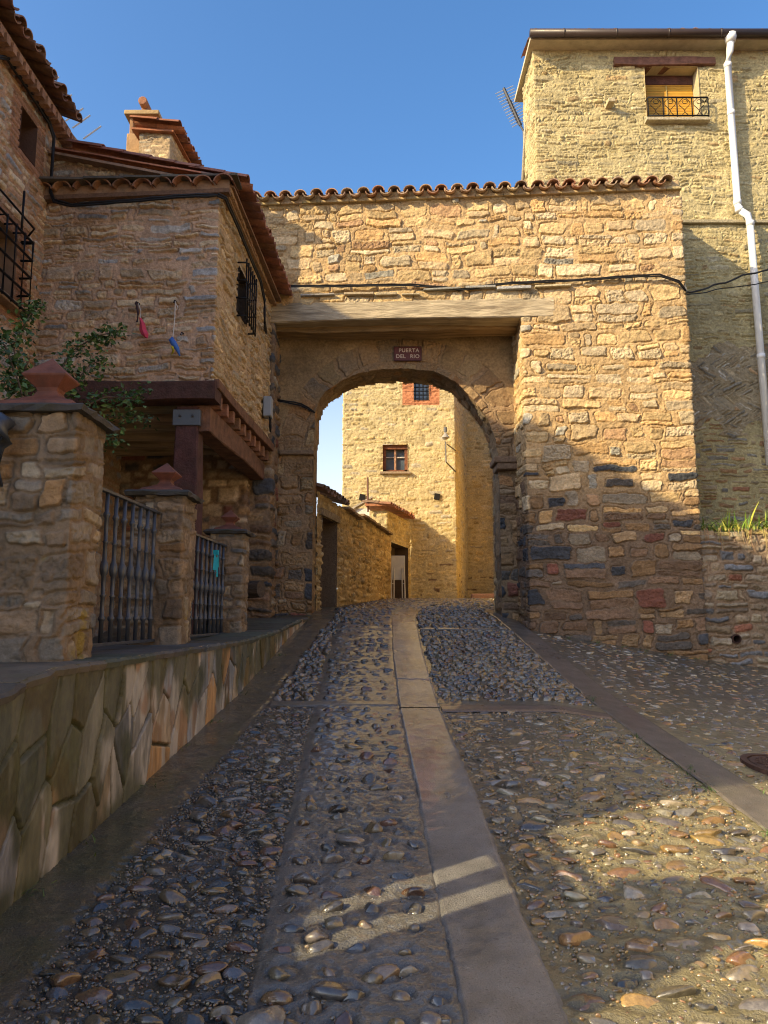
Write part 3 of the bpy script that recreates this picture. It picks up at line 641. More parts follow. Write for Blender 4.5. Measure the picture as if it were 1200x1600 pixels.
# half gable above the front cornice
verge = lambda x: 4.93 + .225 * (-1.64 - x)
pfg, _ = path([(-4.0, 8.30), (-1.75, 8.14)], s0=-4.0)
wall('gable', pfg, (-4.0, -1.75), (4.84, 5.75), .0105, colourer(fm, MID, (.30, .2, .13), relief=.035, edge=.018, rough=.01), STONE, mid, keep=lambda s, t: t < verge(s) - .03)
mb = MB(); sn, sv = -.0665, 1.0
tiled(mb, (-3.93, 8.24 - .17, 4.80), (2.1, -.16, 0), 2.18, (.08, 1, .12), 1, sp=.235, r=.105, L=.36, cols=[(.26, .13, .075), (.3, .15, .09), (.22, .115, .07)], jitter=.012, channels=False)
mb.obox((-4.0, 8.17, 4.84), (2.24, -.16, 0), (0, .1, 0), (0, 0, .13), (.33, .2, .12))
x = -3.95
while x < -1.7:
    L = min(random.uniform(.25, .55), -1.66 - x); mb.box((x + L / 2, 8.15 - .07 * (x + 4) / 2.1, 4.975), (L, .30, .025), Matrix.Rotation(random.uniform(-.02, .02), 3, 'Y'), jit((.10, .085, .07))); x += L * .98 + .01
mb.build('pent_roof', TILE, mid)
mb = MB(); mb.obox((-4.0, 8.14, 4.79), (2.24, -.16, 0), (0, .1, 0), (0, 0, .05), (.16, .09, .055)); mb.build('cornice', STONE, mid)
# main roof: eave along the street
mb = MB()
tiled(mb, (-1.57, 8.14, 4.93), (.12, 3.1, 0), 3.1, (-1, .04, .225), 7, sp=.205, r=.082, L=.42, cols=[(.30, .12, .07), (.34, .15, .09), (.25, .11, .075), (.38, .17, .10)], jitter=.024)
mb.obox((-1.72, 8.06, 4.92), (.12, 3.2, 0), (-2.4, .1, .225 * 2.4), (0, 0, -.03), (.28, .17, .11))
x = -1.68
for k in range(6):                                           # verge tiles laid down the gable edge
    tile(mb, Vector((x - k * .36, 8.08 + k * .025, verge(x - k * .36) + .01 + random.uniform(0, .02))), Vector((-1, .05, .225)).normalized(), Vector((0, 1, 0)), Vector((.25, 0, .97)), .055, .05, .44, True, jit(random.choice([(.36, .13, .06), (.30, .12, .07), (.2, .10, .07)])))
mb.build('roof', TILE, mid)
mb = MB()
for k in range(14):                                          # stepped corbel course under the eave
    y0 = 8.06 + k * .23; mb.box((-1.83 + .004 * k, y0 + .1, 4.90), (.16, .19, .10), None, jit((.36, .23, .13), .15))
mb.obox((-1.98, 8.04, 4.83), (.13, 3.2, 0), (.18, 0, 0), (0, 0, .035), (.30, .19, .11))
mb.build('cornice', STONE, mid, bevel=.008)
# chimney with its own little tiled top
mb = MB()
c0 = P(214, 300, 10.2); c1 = P(263, 300, 10.2); zt = P(240, 207, 10.2).z; zb = 5.2
fc = Field(-2, 3, 4.5, 8, 115, ch=(.06, .12), cw=(.12, .35), split=.1)
chim = MB()
w_ = c1.x - c0.x
pfc, cc = path([(c0.x, 10.2), (c1.x, 10.2), (c1.x + .12, 11.5), (c0.x, 11.5), (c0.x, 10.2)], s0=0)
ch = wall('chimney', pfc, (0, cc[-1]), (zb, zt), .014, colourer(fc, SIDE + [((.5, .42, .3), 3)], (.42, .3, .18), relief=.025, edge=.018), STONE, mid)
mb = MB(); tiled(mb, (c1.x + .16, 10.1, zt - .04), (.1, 1.4, 0), 1.45, (-1, .0, .12), 2, sp=.2, r=.08, L=.4, cols=[(.42, .16, .07), (.36, .13, .06), (.28, .12, .07)])
mb.obox((c0.x - .1, 10.12, zt + .0), (w_ + .16, 0, -.04), (.1, 1.4, 0), (0, 0, .03), (.36, .14, .07)); mb.build('chimney_roof', TILE, ch)
s0, s1 = P(201, 215, 10.6), P(246, 215, 10.6); zs0, zs1 = P(220, 240, 10.6).z - .3, P(220, 186, 10.6).z
mb = MB(); cxm = (s0.x + s1.x) / 2; ww = s1.x - s0.x
mb.box((cxm - .01, 10.75, (zs0 + P(0, 213, 10.6).z) / 2 - .0), (ww * .98, .45, P(0, 213, 10.6).z - zs0), None, (.42, .26, .13))
for sx in (-1, 0, 1):
    for sy in (-1, 1): mb.box((cxm + sx * ww * .38, 10.75 + sy * .17, (P(0, 213, 10.6).z + zs1) / 2), (.06, .07, zs1 - P(0, 213, 10.6).z + .02), None, (.36, .2, .1))
mb.box((cxm, 10.75, zs1 + .03), (ww * 1.2, .56, .07), None, (.4, .28, .14)); mb.box((cxm, 10.75, zs1 + .1), (ww * .7, .36, .08), None, (.38, .26, .14), .6)
mb.box((cxm - .02, 10.75, zs1 + .2), (.09, .2, .15), None, (.30, .15, .09)); mb.tube([(cxm - .02, 10.55, zs1 + .28), (cxm - .02, 10.95, zs1 + .28)], .07, 10, (.3, .14, .08))
mb.build('chimney_cap', PLASTER, ch, bevel=.012)
# timber under-storey
RED = (.078, .036, .028); REDL = (.18, .088, .052)
mb = MB(); beam(mb, (-4.0, 8.2, 2.47), (CX + .06, MY + .04, 2.475), .26, .235, 12, .012, RED); mb.build('beam', REDWOOD, mid, smooth=False)
mb = MB(); beam(mb, (CX + .0, MY - .02, 2.565), (-1.75, 11.25, 2.565), .14, .12, 14, .008, REDL); mb.build('beam', REDWOOD, mid)
mb = MB(); beam(mb, (CX - .15, MY + .1, 2.20), (-1.92, 11.25, 2.20), .24, .27, 14, .012, REDL); mb.build('beam', REDWOOD, mid)
for k in range(10):                                          # joist ends showing along the street side
    mb = MB(); y = 8.35 + k * .31; mb.box((-2.0 + .012 * k, y, 2.42), (.3, .10, .15), None, jit((.26, .13, .075), .2)); mb.build('joist_end', REDWOOD, mid, bevel=.01)
for k in range(6):                                           # joists of the floor above, across
    mb = MB(); y = 8.55 + k * .46; beam(mb, (-4.0, y, 2.42 + .0 * k), (-2.2, y, 2.42), .19, .09, 8, .012, jit((.50, .40, .26), .12)); mb.build('joist', TIMBER, mid)
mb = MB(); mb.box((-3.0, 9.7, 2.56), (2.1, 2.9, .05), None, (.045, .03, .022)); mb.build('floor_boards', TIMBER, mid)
pl, pr = P(274, 640, 8.12).x, P(309, 640, 8.12).x
mb = MB(); beam(mb, ((pl + pr) / 2, MY + .2, -.25), ((pl + pr) / 2, MY + .2, 2.33), .27, .28, 10, .01, (.085, .036, .032), side=(1, 0, 0)); post = mb.build('post', REDWOOD, mid)
mb = MB(); mb.box(((pl + pr) / 2, MY + .2, P(0, 651, 8.1).z), (.305, .315, .18), None, (.10, .115, .135))
for sx in (-.07, .07): mb.tube([((pl + pr) / 2 + sx, MY + .04, P(0, 649, 8.1).z), ((pl + pr) / 2 + sx, MY + .02, P(0, 649, 8.1).z)], .016, 8, (.05, .05, .055))
mb.build('metal_band', RUBBER, post, bevel=.006)
fu = Field(-3, 6, -1, 3, 118, ch=(.1, .2), cw=(.18, .5)); pfu, cu_ = path([(-3.98, 11.1), (-2.05, 11.1), (-2.05, 11.3)], s0=0)
wall('wall', pfu, (0, cu_[-1]), (-.4, 2.5), .03, colourer(fu, LOW + MID, (.24, .16, .1), relief=.04), STONE, mid)
# side window and grille
Us = Vector((.04, 1, 0)).normalized(); Ns = Vector((1, -.04, 0)).normalized(); xw = lambda y: CX + (y - MY) * .0404
mb = MB(); recess(mb, (xw(wy0), wy0, wz0), Us, Ns, wy1 - wy0, wz1 - wz0, .25, (.05, .04, .035)); win = mb.build('window', PLASTER, mid)
mb = MB()
for k in range(6):
    y = wy0 - .04 + k * (wy1 - wy0 + .08) / 5; mb.tube([(xw(y) + .13, y, wz0 - .12), (xw(y) + .13, y, wz1 + .08)], .011, 6)
for k in range(4):
    z = wz0 - .08 + k * (wz1 - wz0 + .1) / 3
    mb.tube([(xw(wy0) + .01, wy0 - .06, z), (xw(wy0) + .13, wy0 - .06, z), (xw(wy1) + .13, wy1 + .06, z), (xw(wy1) + .01, wy1 + .06, z)], .012, 6)
mb.build('grille', IRON, win, smooth=True)

# ------------------------------------------------------------------ house on the far left
LX = -3.95
left = empty('corner_house', (-6, 5, -.2), 'tall stone house with barred window and tiled eave at the left edge', 'house')
fl = Field(-10, 12, -2, 7, 121, ch=(.07, .16), cw=(.15, .5), split=.2, shrink=.3)
pfL, cL = path([(-9.5, 1.5), (LX, 1.5), (LX, 11.4)], s0=1.5 - (9.5 + LX))   # along the street s equals y
gy0, gy1, gz0, gz1 = 6.3, 7.60, 3.28, 4.02; qy0, qy1, qz0, qz1 = 7.5, 7.86, 5.02, 5.5
colL0 = colourer(fl, MID, (.42, .26, .16), relief=.03, edge=.018, rough=.009)
def colL(S, T):
    h, c = colL0(S, T)
    br = ((S > gy0 - .3) & (S < gy1 + .28) & (T > gz0 - .2) & (T < gz1 + .22)) | ((S > qy0 - .2) & (S < qy1 + .22) & (T > qz0 - .1) & (T < qz1 + .12))
    row = np.floor(T / .062); inb = np.abs(((T / .062) % 1) - .5) < .38; ib = np.abs((((S + .12 * (row % 2)) / .25) % 1) - .5) < .46
    m = (inb & ib).astype(float); rr = _hash(np.floor((S + .12 * (row % 2)) / .25), row, 5)
    bc = (np.array([.30, .15, .085])[None] * (.7 + .6 * rr)[:, None]) * m[:, None] + np.array([.33, .22, .14])[None] * (1 - m[:, None])
    return np.where(br, .022 * m + .006 * fbm(S * 20, T * 20, 9), h), np.where(br[:, None], bc, c)
kl = lambda s, t: ~(((s > gy0) & (s < gy1) & (t > gz0) & (t < gz1)) | ((s > qy0) & (s < qy1) & (t > qz0) & (t < qz1)))
wall('wall', pfL, (5.8, 9.6), (2.2, 5.85), .011, colL, STONE, left, keep=kl)
wall('wall', pfL, (cL[0], 5.8), (-2.0, 5.85), .05, colL, STONE, left, keep=kl)
wall('wall', pfL, (9.6, 11.4), (2.2, 2.7), .04, colL, STONE, left)
wall('wall', pfL, (5.8, 11.4), (-1.0, 2.2), .04, colL, STONE, left)
Ny, Nx = Vector((0, 1, 0)), Vector((1, 0, 0))
mb = MB(); recess(mb, (LX, gy0, gz0), Ny, Nx, gy1 - gy0, gz1 - gz0, .3, (.22, .14, .09), False); win = mb.build('window', PLASTER, left)
mb = MB(); mb.box((LX - .3, 7.0, 3.6), (.02, 1.3, 1.1), None, (.03, .02, .018)); mb.box((LX - .26, 7.42, 3.62), (.02, .5, .93), None, (.62, .62, .6))
for y in (6.4, 7.14, 7.58): mb.box((LX - .24, y, 3.58), (.05, .06, .93), None, (.06, .035, .025))
mb.build('pane', RUBBER, win)
mb = MB(); gx = LX + .15
for k in range(9):
    y = gy0 - .1 + k * (gy1 - gy0 + .2) / 8; mb.tube([(LX + .02, y, gz1 + .02), (gx, y, gz1 + .02), (gx, y, gz0 - .08), (LX + .02, y, gz0 - .08)], .0125, 6)
for k in range(5):
    z = gz0 - .06 + k * (gz1 - gz0 + .06) / 4; mb.tube([(LX, gy0 - .1, z), (gx, gy0 - .1, z), (gx, gy1 + .1, z), (LX, gy1 + .1, z)], .014, 6)
mb.build('grille', IRON, win, smooth=True)
mb = MB(); mb.obox((LX - .02, gy0 - .1, gz0 - .09), (.16, 0, 0), (0, gy1 - gy0 + .2, 0), (0, 0, .07), (.33, .22, .14)); mb.build('sill', STONE, win, bevel=.01)
mb = MB(); recess(mb, (LX, qy0, qz0), Ny, Nx, qy1 - qy0, qz1 - qz0, .22, (.10, .055, .04)); mb.build('window', PLASTER, left)
mb = MB()                                                     # old iron rod bracket above the big window
mb.tube([(LX + .02, 6.7, 4.22), (LX + .14, 6.7, 4.22), (LX + .14, 7.72, 4.2), (LX + .03, 7.78, 4.12)], .012, 6); mb.tube([(LX + .14, 7.45, 4.48), (LX + .14, 7.45, 4.02)], .012, 6)
mb.build('bracket_rod', IRON, left, smooth=True)
mb = MB(); EZ = 5.86
mb.obox((LX - .1, 1.45, EZ - .06), (.24, 0, 0), (0, 7.25, 0), (0, 0, .07), (.33, .19, .11))
for k in range(28): mb.box((LX + .1, 5.0 + k * .132, EZ - .11), (.17, .075, .10), None, jit((.32, .17, .10), .2))
mb.build('cornice', STONE, left)
mb = MB(); tiled(mb, (LX + .27, 4.5, EZ + .02), (0, 1, 0), 4.0, (-1, 0, .36), 4, sp=.185, r=.078, L=.44, cols=[(.2, .10, .065), (.25, .13, .08), (.28, .15, .09)], jitter=.055)
mb.obox((LX + .12, 1.4, EZ), (0, 7.1, 0), (-5.6, 0, 5.6 * .36), (0, 0, .05), (.14, .08, .055)); mb.build('roof', TILE, left)
mb = MB(); mb.obox((-13, 1.9, -1), (5.4, 0, 0), (0, 6.5, 0), (0, 0, 10.0), (.33, .25, .16)); mb.build('shade_block', STONE, left)  # unseen block added behind the eave to cast the shade line on the gate
# television aerial rods behind that eave
ant = empty('roof_antenna', (-4.1, 8.7, 6.2), 'white aerial rods poking out behind the left tiled eave', 'antenna')
mb = MB()
for (u, v) in ((80, 124), (100, 152), (118, 173), (129, 184), (146, 201)):
    e = P(u + 12, v - 4, 8.9 + .1 * (u - 80) / 20); s_ = P(u - 16, v + 16, 8.9 + .1 * (u - 80) / 20); mb.tube([s_, e], .011, 6, (.7, .7, .7))
mb.build('rods', RUBBER, ant)
mb = MB(); mb.tube([P(60, 150, 9.0), P(125, 225, 9.4)], .014, 6, (.4, .4, .4)); mb.tube([P(95, 185, 9.2), P(95, 290, 9.2)], .018, 6, (.4, .4, .4)); mb.build('mast', RUBBER, ant)

# ------------------------------------------------------------------ raised ledge clad in upright flagstones
ltop = lambda y: np.interp(y, [-3, 2.4, 3.0, 3.75, 4.74, 7.5, 9.2, 10.6, 11.3], [-.62, -.52, -.37, -.24, -.225, -.205, -.13, -.02, .02])
led = empty('retaining_wall', (-1.7, 6, -1), 'low curved retaining wall clad with upright flagstones under the fence', 'wall')
def flag_cladding():
    y0, y1, res = 1.5, 11.3, .008
    ns = int((y1 - y0) / res); nt = 110
    yy = np.linspace(y0, y1, ns); S, A = np.meshgrid(yy, np.linspace(0, 1, nt), indexing='ij'); S, A = S.ravel(), A.ravel()
    x = ledge_x(S); zt = ltop(S); zb = G(x, S) - .08; T = zb + A * np.maximum(zt - zb, .02)
    r = np.random.RandomState(9); pts = []; y = y0 - .3
    while y < y1 + .3:
        hh = float(ltop(y) - G(ledge_x(y), y)); zb_ = float(ltop(y)) - hh; nrow = 3 if hh > .8 else (2 if hh > .42 else 1)
        for k in range(nrow): pts.append((y + r.uniform(-.11, .11), zb_ + hh * (k + .5 + r.uniform(-.32, .32)) / nrow))
        y += r.uniform(.17, .30)
    pts = np.array(pts); n = len(pts); r6 = r.rand(n, 6); asp = .48
    wS = S + .035 * (fbm(S * 4, T * 4, 31) - .5) + .010 * (fbm(S * 22, T * 22, 32) - .5) - .22 * (T + .7); wT = T + .035 * (fbm(S * 4, T * 4, 33) - .5) + .010 * (fbm(S * 22, T * 22, 34) - .5)
    pts[:, 0] -= .22 * (pts[:, 1] + .7)
    d1 = np.full(len(S), 9.); d2 = np.full(len(S), 9.); id1 = np.zeros(len(S), int); id2 = np.zeros(len(S), int)
    for k in range(n):
        sel = np.nonzero(np.abs(wS - pts[k, 0]) < 1.0)[0]; dd = np.hypot(wS[sel] - pts[k, 0], (wT[sel] - pts[k, 1]) * asp)
        m1 = dd < d1[sel]; m2 = (~m1) & (dd < d2[sel]); a1, a2 = sel[m1], sel[m2]
        d2[a1] = d1[a1]; id2[a1] = id1[a1]; d1[a1] = dd[m1]; id1[a1] = k; d2[a2] = dd[m2]; id2[a2] = k
    sep = np.hypot(pts[id1, 0] - pts[id2, 0], (pts[id1, 1] - pts[id2, 1]) * asp) + 1e-6
    e = (d2 ** 2 - d1 ** 2) / (2 * sep); q = r6[id1]; jw = .002 + .004 * q[:, 5]
    mask = sst(jw, jw + .004, e)
    h = mask * (.008 + .013 * q[:, 0] + .04 * (q[:, 1] - .5) * (wS - pts[id1, 0]) + .02 * (q[:, 2] - .5) * (wT - pts[id1, 1])) + mask * .010 * np.floor(fbm(S * 6 + q[:, 5] * 40, T * 1.6 + S, 51, 3) * 6) / 6 + .004 * (fbm(S * 40, T * 14, 37) - .5) * mask - .012 * (1 - mask) * sst(.4, .6, fbm(S * 6, T * 6, 52))
    pal = [((.33, .255, .18), 3), ((.33, .31, .275), 3), ((.40, .235, .11), 1.4), ((.22, .225, .24), 2.6), ((.30, .215, .16), 1.6), ((.52, .48, .42), 1.8), ((.23, .215, .14), 1.4)]
    c = pick(pal, q[:, 3]) * (.5 + .95 * q[:, 4])[:, None] * (.5 + 1.0 * fbm(S * 10 + q[:, 2] * 9, T * 2.2, 38, 4))[:, None] * (.7 + .6 * fbm(S * 50, T * 12, 58, 3))[:, None]
    wh = sst(.56, .62, fbm(S * 9 + q[:, 2] * 20, T * 2.2, 39, 4))[:, None] * .8; c = c * (1 - wh) + wh * np.array([.46, .42, .37])[None]
    rs_ = sst(.60, .68, fbm(S * 5 + q[:, 1] * 20, T * 2.5, 57, 3))[:, None] * .6; c = c * (1 - rs_) + rs_ * np.array([.27, .13, .05])[None]
    c = c * mask[:, None] + np.array([.045, .042, .026])[None] * (1 - mask[:, None])
    mo = (sst(.44, .60, fbm(S * 3.2, T * 2, 41, 4) + .22 * sst(.45, 1, A) * vnoise(S * 5, S * 0, 4) + .12 * sst(.25, 0, A)))[:, None] * .8; c = c * (1 - mo) + mo * np.array([.05, .055, .020])[None] * (.5 + fbm(S * 40, T * 40, 59, 2))[:, None]
    V = np.stack([x + h, S, T], 1)
    i, j = np.meshgrid(np.arange(ns - 1), np.arange(nt - 1), indexing='ij'); a = (i * nt + j).ravel()
    mesh_np('cladding', V, np.stack([a, a + nt, a + nt + 1, a + 1], 1), FLAG, led, c)
flag_cladding()
def coping(y, ye, inner, ov, th=.045):
    V = []; k = max(2, int((ye - y) / .05)); yy = np.linspace(y + .004, ye - .004, k)
    mb = MB(); col = jit(random.choice([(.10, .095, .08), (.12, .12, .115), (.095, .10, .075), (.13, .11, .085)]), .15)
    vs, fs = [], []
    for q, y_ in enumerate(yy):
        xo = float(ledge_x(y_)) + ov + .024 + random.uniform(-.022, .022); xi = inner; z = float(ltop(y_)); ee = random.uniform(-.006, .006)
        vs += [(xi, y_, z - .01), (xo - .02, y_, z + ee), (xo, y_, z - .015), (xo - .01, y_, z - th), (xi, y_, z - th)]
    for q in range(k - 1):
        for e in range(5): fs.append((q * 5 + e, q * 5 + (e + 1) % 5, q * 5 + 5 + (e + 1) % 5, q * 5 + 5 + e))
    fs += [(0, 1, 2, 3, 4), tuple((k - 1) * 5 + e for e in (4, 3, 2, 1, 0))]
    mb.add(vs, fs, col); return mb
y = .5
while y < 11.1:
    L = random.uniform(.45, .85); ye = min(y + L, 11.2); coping(y, ye, -2.6 if y < 9 else -2.1, .02).build('coping', SLATE, led); y = ye
mb = MB(); mb.obox((-4.0, .4, -.33), (2.0, 0, 0), (0, 10.8, 0), (0, 0, .06), (.10, .09, .07)); mb.build('terrace_floor', SLATE, led)

# ------------------------------------------------------------------ fence pillars and iron railings
PIL = [((.28, .20, .125), 3), ((.23, .195, .15), 2.5), ((.34, .265, .175), 1.6), ((.19, .14, .095), 2.4), ((.39, .32, .22), 1), ((.13, .13, .13), 1), ((.34, .2, .09), .7)]
TERRA = M('terracotta_finial', None, rough=.6, var=.3, vscale=14, bump=.2, dirt=(.06, .045, .04), dscale=8, damount=.5)
def pillar(x1, y0, w, d, z0, z1, seed, label, res):
    """x1 street-side face, y0 face towards the camera"""
    t = empty('fence_pillar', (x1 - w / 2, y0 + d / 2, z0), label, 'pillar', 'stone fence pillars')
    f = Field(-.5, 4, z0 - .3, z1 + .3, seed, ch=(.08, .2), cw=(.13, .40), split=.2, shrink=.26)
    base_c = colourer(f, PIL, (.21, .15, .095), relief=.027, edge=.008, rough=.006, joint=.004, smear=.25, rnd=.014, flush=1.0, lump=.7)
    def cf(S, T):
        h, c = base_c(S, T); lic = (sst(.70, .76, fbm(S * 3.2, T * 3.2, seed + 3, 4)) * .8)[:, None]
        return h, c * (1 - lic) + lic * np.array([.30, .22, .05])[None]
    pf, cu = path([(x1 - w, y0), (x1, y0), (x1, y0 + d), (x1 - w, y0 + d), (x1 - w, y0)], s0=0, blend=.04)
    wall('shaft', pf, (0, cu[-1]), (z0 - .05, z1), res, cf, STONE_FINE, t)
    cx, cy = x1 - w / 2, y0 + d / 2; ov = .06
    mb = MB(); vs, fs, n = [], [], 28
    def sq(hw, hd, z, jt):
        o = []
        for k in range(n):
            a = k / n * 4; s_, f_ = int(a), a - int(a); p = [(-1 + 2 * f_, -1), (1, -1 + 2 * f_), (1 - 2 * f_, 1), (-1, 1 - 2 * f_)][s_]
            o.append((cx + p[0] * hw + random.uniform(-jt, jt), cy + p[1] * hd + random.uniform(-jt, jt), z + random.uniform(-jt, jt) * .6))
        return o
    specs = [(w / 2 - .05, d / 2 - .05, z1 - .012, .0), (w / 2 + ov, d / 2 + ov, z1 - .008, .01), (w / 2 + ov + .012, d / 2 + ov + .012, z1 + .02, .012), (w / 2 + ov - .01, d / 2 + ov - .01, z1 + .038, .006), (w / 2 - .02, d / 2 - .02, z1 + .05, 0)]
    for sp_ in specs: vs += sq(*sp_)
    for q in range(len(specs) - 1):
        for k in range(n): fs.append((q * n + k, q * n + (k + 1) % n, (q + 1) * n + (k + 1) % n, (q + 1) * n + k))
    fs += [tuple(range(n)), tuple((len(specs) - 1) * n + k for k in range(n))]
    mb.add(vs, fs, (.075, .07, .065)); mb.build('cap', SLATE, t)
    mb = MB(); vs, fs = [], []; tc = (.20, .075, .048)
    k_ = w / .42 * .72
    prof = [(.30, .01), (.27, .06), (.17, .10), (.10, .135), (.075, .175), (.085, .20), (.165, .275), (.17, .287), (.0, .44)]
    for r_, z in prof:
        for sx, sy in ((-1, -1), (1, -1), (1, 1), (-1, 1)): vs.append((cx + sx * max(r_, .002) * k_ * .9, cy + sy * max(r_, .002) * (d / .42) * .72 * .9, z1 + .03 + z * k_ * .95))
    for q in range(len(prof) - 1):
        for e in range(4): fs.append((q * 4 + e, q * 4 + (e + 1) % 4, q * 4 + 4 + (e + 1) % 4, q * 4 + 4 + e))
    fs += [(0, 1, 2, 3)]; mb.add(vs, fs, tc); mb.build('finial', TERRA, t, bevel=.008)
    return t
pillar(-1.76, 4.2, .50, .42, -.26, 1.17, 201, 'widest nearest stone fence pillar with terracotta finial, at the left edge', .0075)
pillar(-1.70, 6.30, .40, .40, -.24, 1.03, 202, 'stone fence pillar with terracotta finial between the two iron railings', .009)
pillar(-1.61, 8.55, .36, .36, -.22, .96, 203, 'smallest and farthest stone fence pillar, closest to the gate', .011)
pillar(-1.62, 1.50, .38, .40, -.6, .70, 204, 'unseen stone fence pillar outside the frame, sized to cast the dark bar on the street', .02)  # out of view, placed and sized for the shadow it throws

def railing(label, xa, ya, xb, yb, zt, zb, nb):
    t = empty('iron_railing', ((xa + xb) / 2, (ya + yb) / 2, zb), label, 'railing', 'grey iron railings between the pillars')
    for nm, z in (('top_rail', zt), ('bottom_rail', zb)):
        mb = MB(); mb.obox((xa - .02, ya, z), (.04, 0, 0), (xb - xa, yb - ya, 0), (0, 0, .022)); mb.build(nm, GREYIRON, t, bevel=.003)
    for k in range(nb):
        f = (k + .6) / (nb + .2); x, y = xa + (xb - xa) * f, ya + (yb - ya) * f; H = zt - zb - .022; z0 = zb + .022
        prof = [(0, .017), (.14, .016), (.15, .024), (.165, .026), (.18, .016), (.30, .015), (.31, .023), (.32, .015), (.44, .017), (.455, .026), (.48, .03), (.505, .03), (.53, .026), (.545, .017), (.66, .015), (.67, .023), (.68, .015), (.83, .016), (.845, .025), (.86, .025), (.875, .016), (1, .016)]
        mb = MB(); mb.tube([(x, y, z0 + H * q) for q, r_ in prof], [r_ for q, r_ in prof], 8); mb.build('baluster', GREYIRON, t, smooth=True)
    return t
railing('longer grey iron railing of turned balusters, nearest, between the two left pillars', -1.95, 4.62, -1.90, 6.31, .865, -.19, 10)
railing('short grey iron railing with a turquoise ribbon, between the two farther pillars', -1.88, 6.70, -1.80, 8.56, .80, -.18, 11)
mb = MB(); rb = Vector((-1.81, 8.12, .70)) 
for k, (a_, l_) in enumerate(((-.3, .2), (.1, .26), (.45, .17), (-.05, .12), (.7, .1))):
    e = rb + Vector((0, math.sin(a_) * l_, -math.cos(a_) * l_)); d_ = Vector((.012, .03, 0)); mb.obox(rb - d_, d_ * 2, e - rb, (.004, 0, 0), (.02, .35, .45))
mb.box(rb, (.05, .06, .05), None, (.02, .4, .5)); tag(mb.build('ribbon', CLOTH), 'turquoise ribbon tied to the short iron railing', 'ribbon')
# unseen slotted wall and rail added to shape sun streaks on the street
par = empty('shadow_screen', (-1.8, 1.8, -.6), 'unseen slotted wall added outside the frame to cast shade and streaks on the street', 'wall')
mb = MB()
for y0, y1, z1 in ((.3, 1.02, .12), (1.20, 1.50, .12), (1.88, 2.26, .30), (2.44, 2.52, .30), (2.70, 3.02, .24)): mb.obox((-1.80, y0, -.75), (.09, 0, 0), (0, y1 - y0, 0), (0, 0, .75 + z1), (.25, .2, .14))
mb.build('wall', STONE, par)
mb = MB(); mb.obox((-1.87, 1.76, .30), (.22, 0, 0), (0, 1.3, 0), (0, 0, .05), (.2, .18, .15)); mb.build('coping', SLATE, par, bevel=.01)
mb = MB(); mb.tube([(-1.76, 1.7, .46), (-1.76, 3.05, .46)], .025, 8); mb.build('handrail', GREYIRON, par)
for y in (1.8, 2.4, 2.95):
    mb = MB(); mb.tube([(-1.76, y, .34), (-1.76, y, .46)], .014, 6); mb.build('rail_post', GREYIRON, par)

# black downpipe elbow behind the first pillar
mb = MB(); mb.tube([P(-40, 650, 4.15), P(-4, 656, 4.1), P(8, 664, 4.08), P(6, 690, 4.08), P(-2, 700, 4.1), P(-4, 760, 4.1)], [.045, .05, .055, .045, .03, .03], 10)
tag(mb.build('drain_pipe', GREYIRON, None, smooth=True), 'dark pipe elbow beside the left fence pillar', 'pipe')

# log under the house
mb = MB(); lp = P(372, 922, 10.4)
mb.tube([lp + Vector((-.3, .12, 0)), lp, lp + Vector((.34, -.14, .01))], [.11, .12, .115], 12, (.10, .075, .055)); tag(mb.build('log', TIMBER, None), 'dark weathered log lying by the foot of the gate', 'log')

# ------------------------------------------------------------------ tall house on the right
tall = empty('tall_house', (5, 12, 0), 'tall pale rubble house with white downpipe and yellow blind right of the gate', 'house')
TL = [((.43, .345, .17), 3), ((.40, .335, .19), 3), ((.49, .405, .22), 2), ((.33, .285, .18), 1.5), ((.38, .265, .13), .8)]
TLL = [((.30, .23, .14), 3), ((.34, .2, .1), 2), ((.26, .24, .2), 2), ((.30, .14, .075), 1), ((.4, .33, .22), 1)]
TY, TX = 12.05, 2.63
ft = Field(-3, 7, 0, 11, 131, ch=(.06, .135), cw=(.13, .48), split=.15, shrink=.45)
pft, ctl = path([(TX - .01, TY + .92), (TX, TY), (7.8, TY)], s0=TX - .92)
ux0, ux1, uz0, uz1 = 4.56, 5.50, 8.56, 9.58
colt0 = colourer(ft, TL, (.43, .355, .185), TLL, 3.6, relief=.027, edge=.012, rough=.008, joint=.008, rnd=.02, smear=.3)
fh = Field(-12, 12, -12, 12, 133, ch=(.05, .10), cw=(.16, .40), split=.1, shrink=.5)
def colt(S, T):
    h, c = colt0(S, T)
    z = (S > 4.9 + .4 * (fbm(S, T * 3, 10) - .5)) & (T > 2.85 + .5 * fbm(S * 3, S * 0, 8)) & (T < 4.35 + .7 * (fbm(S * 3, S * 0, 9) - .5))
    sg_ = np.where((np.floor((T + .1 * (fbm(S * 2, T * 2, 3) - .5)) / .24) % 2) == 0, 1, -1); a_ = .62 * sg_
    hh, m, q, _ = fh.evaluate(S * np.cos(a_) - T * np.sin(a_), S * np.sin(a_) + T * np.cos(a_), relief=.035, edge=.014)
    hc = pick([((.42, .34, .22), 3), ((.27, .24, .19), 2), ((.56, .53, .47), 1), ((.45, .29, .16), 1)], q[:, 3]) * (.7 + .6 * q[:, 4])[:, None]
    hc = hc * m[:, None] + np.array([.34, .275, .175])[None] * (1 - m[:, None])
    return np.where(z, hh, h), np.where(z[:, None], hc, c)
kt = lambda s, t: ~((s > ux0) & (s < ux1) & (t > uz0) & (t < uz1))
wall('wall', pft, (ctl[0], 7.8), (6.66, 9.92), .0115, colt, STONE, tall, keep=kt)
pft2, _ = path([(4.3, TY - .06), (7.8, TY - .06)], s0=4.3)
wall('wall', pft2, (4.3, 7.8), (.8, 6.64), .0115, colt, STONE, tall)
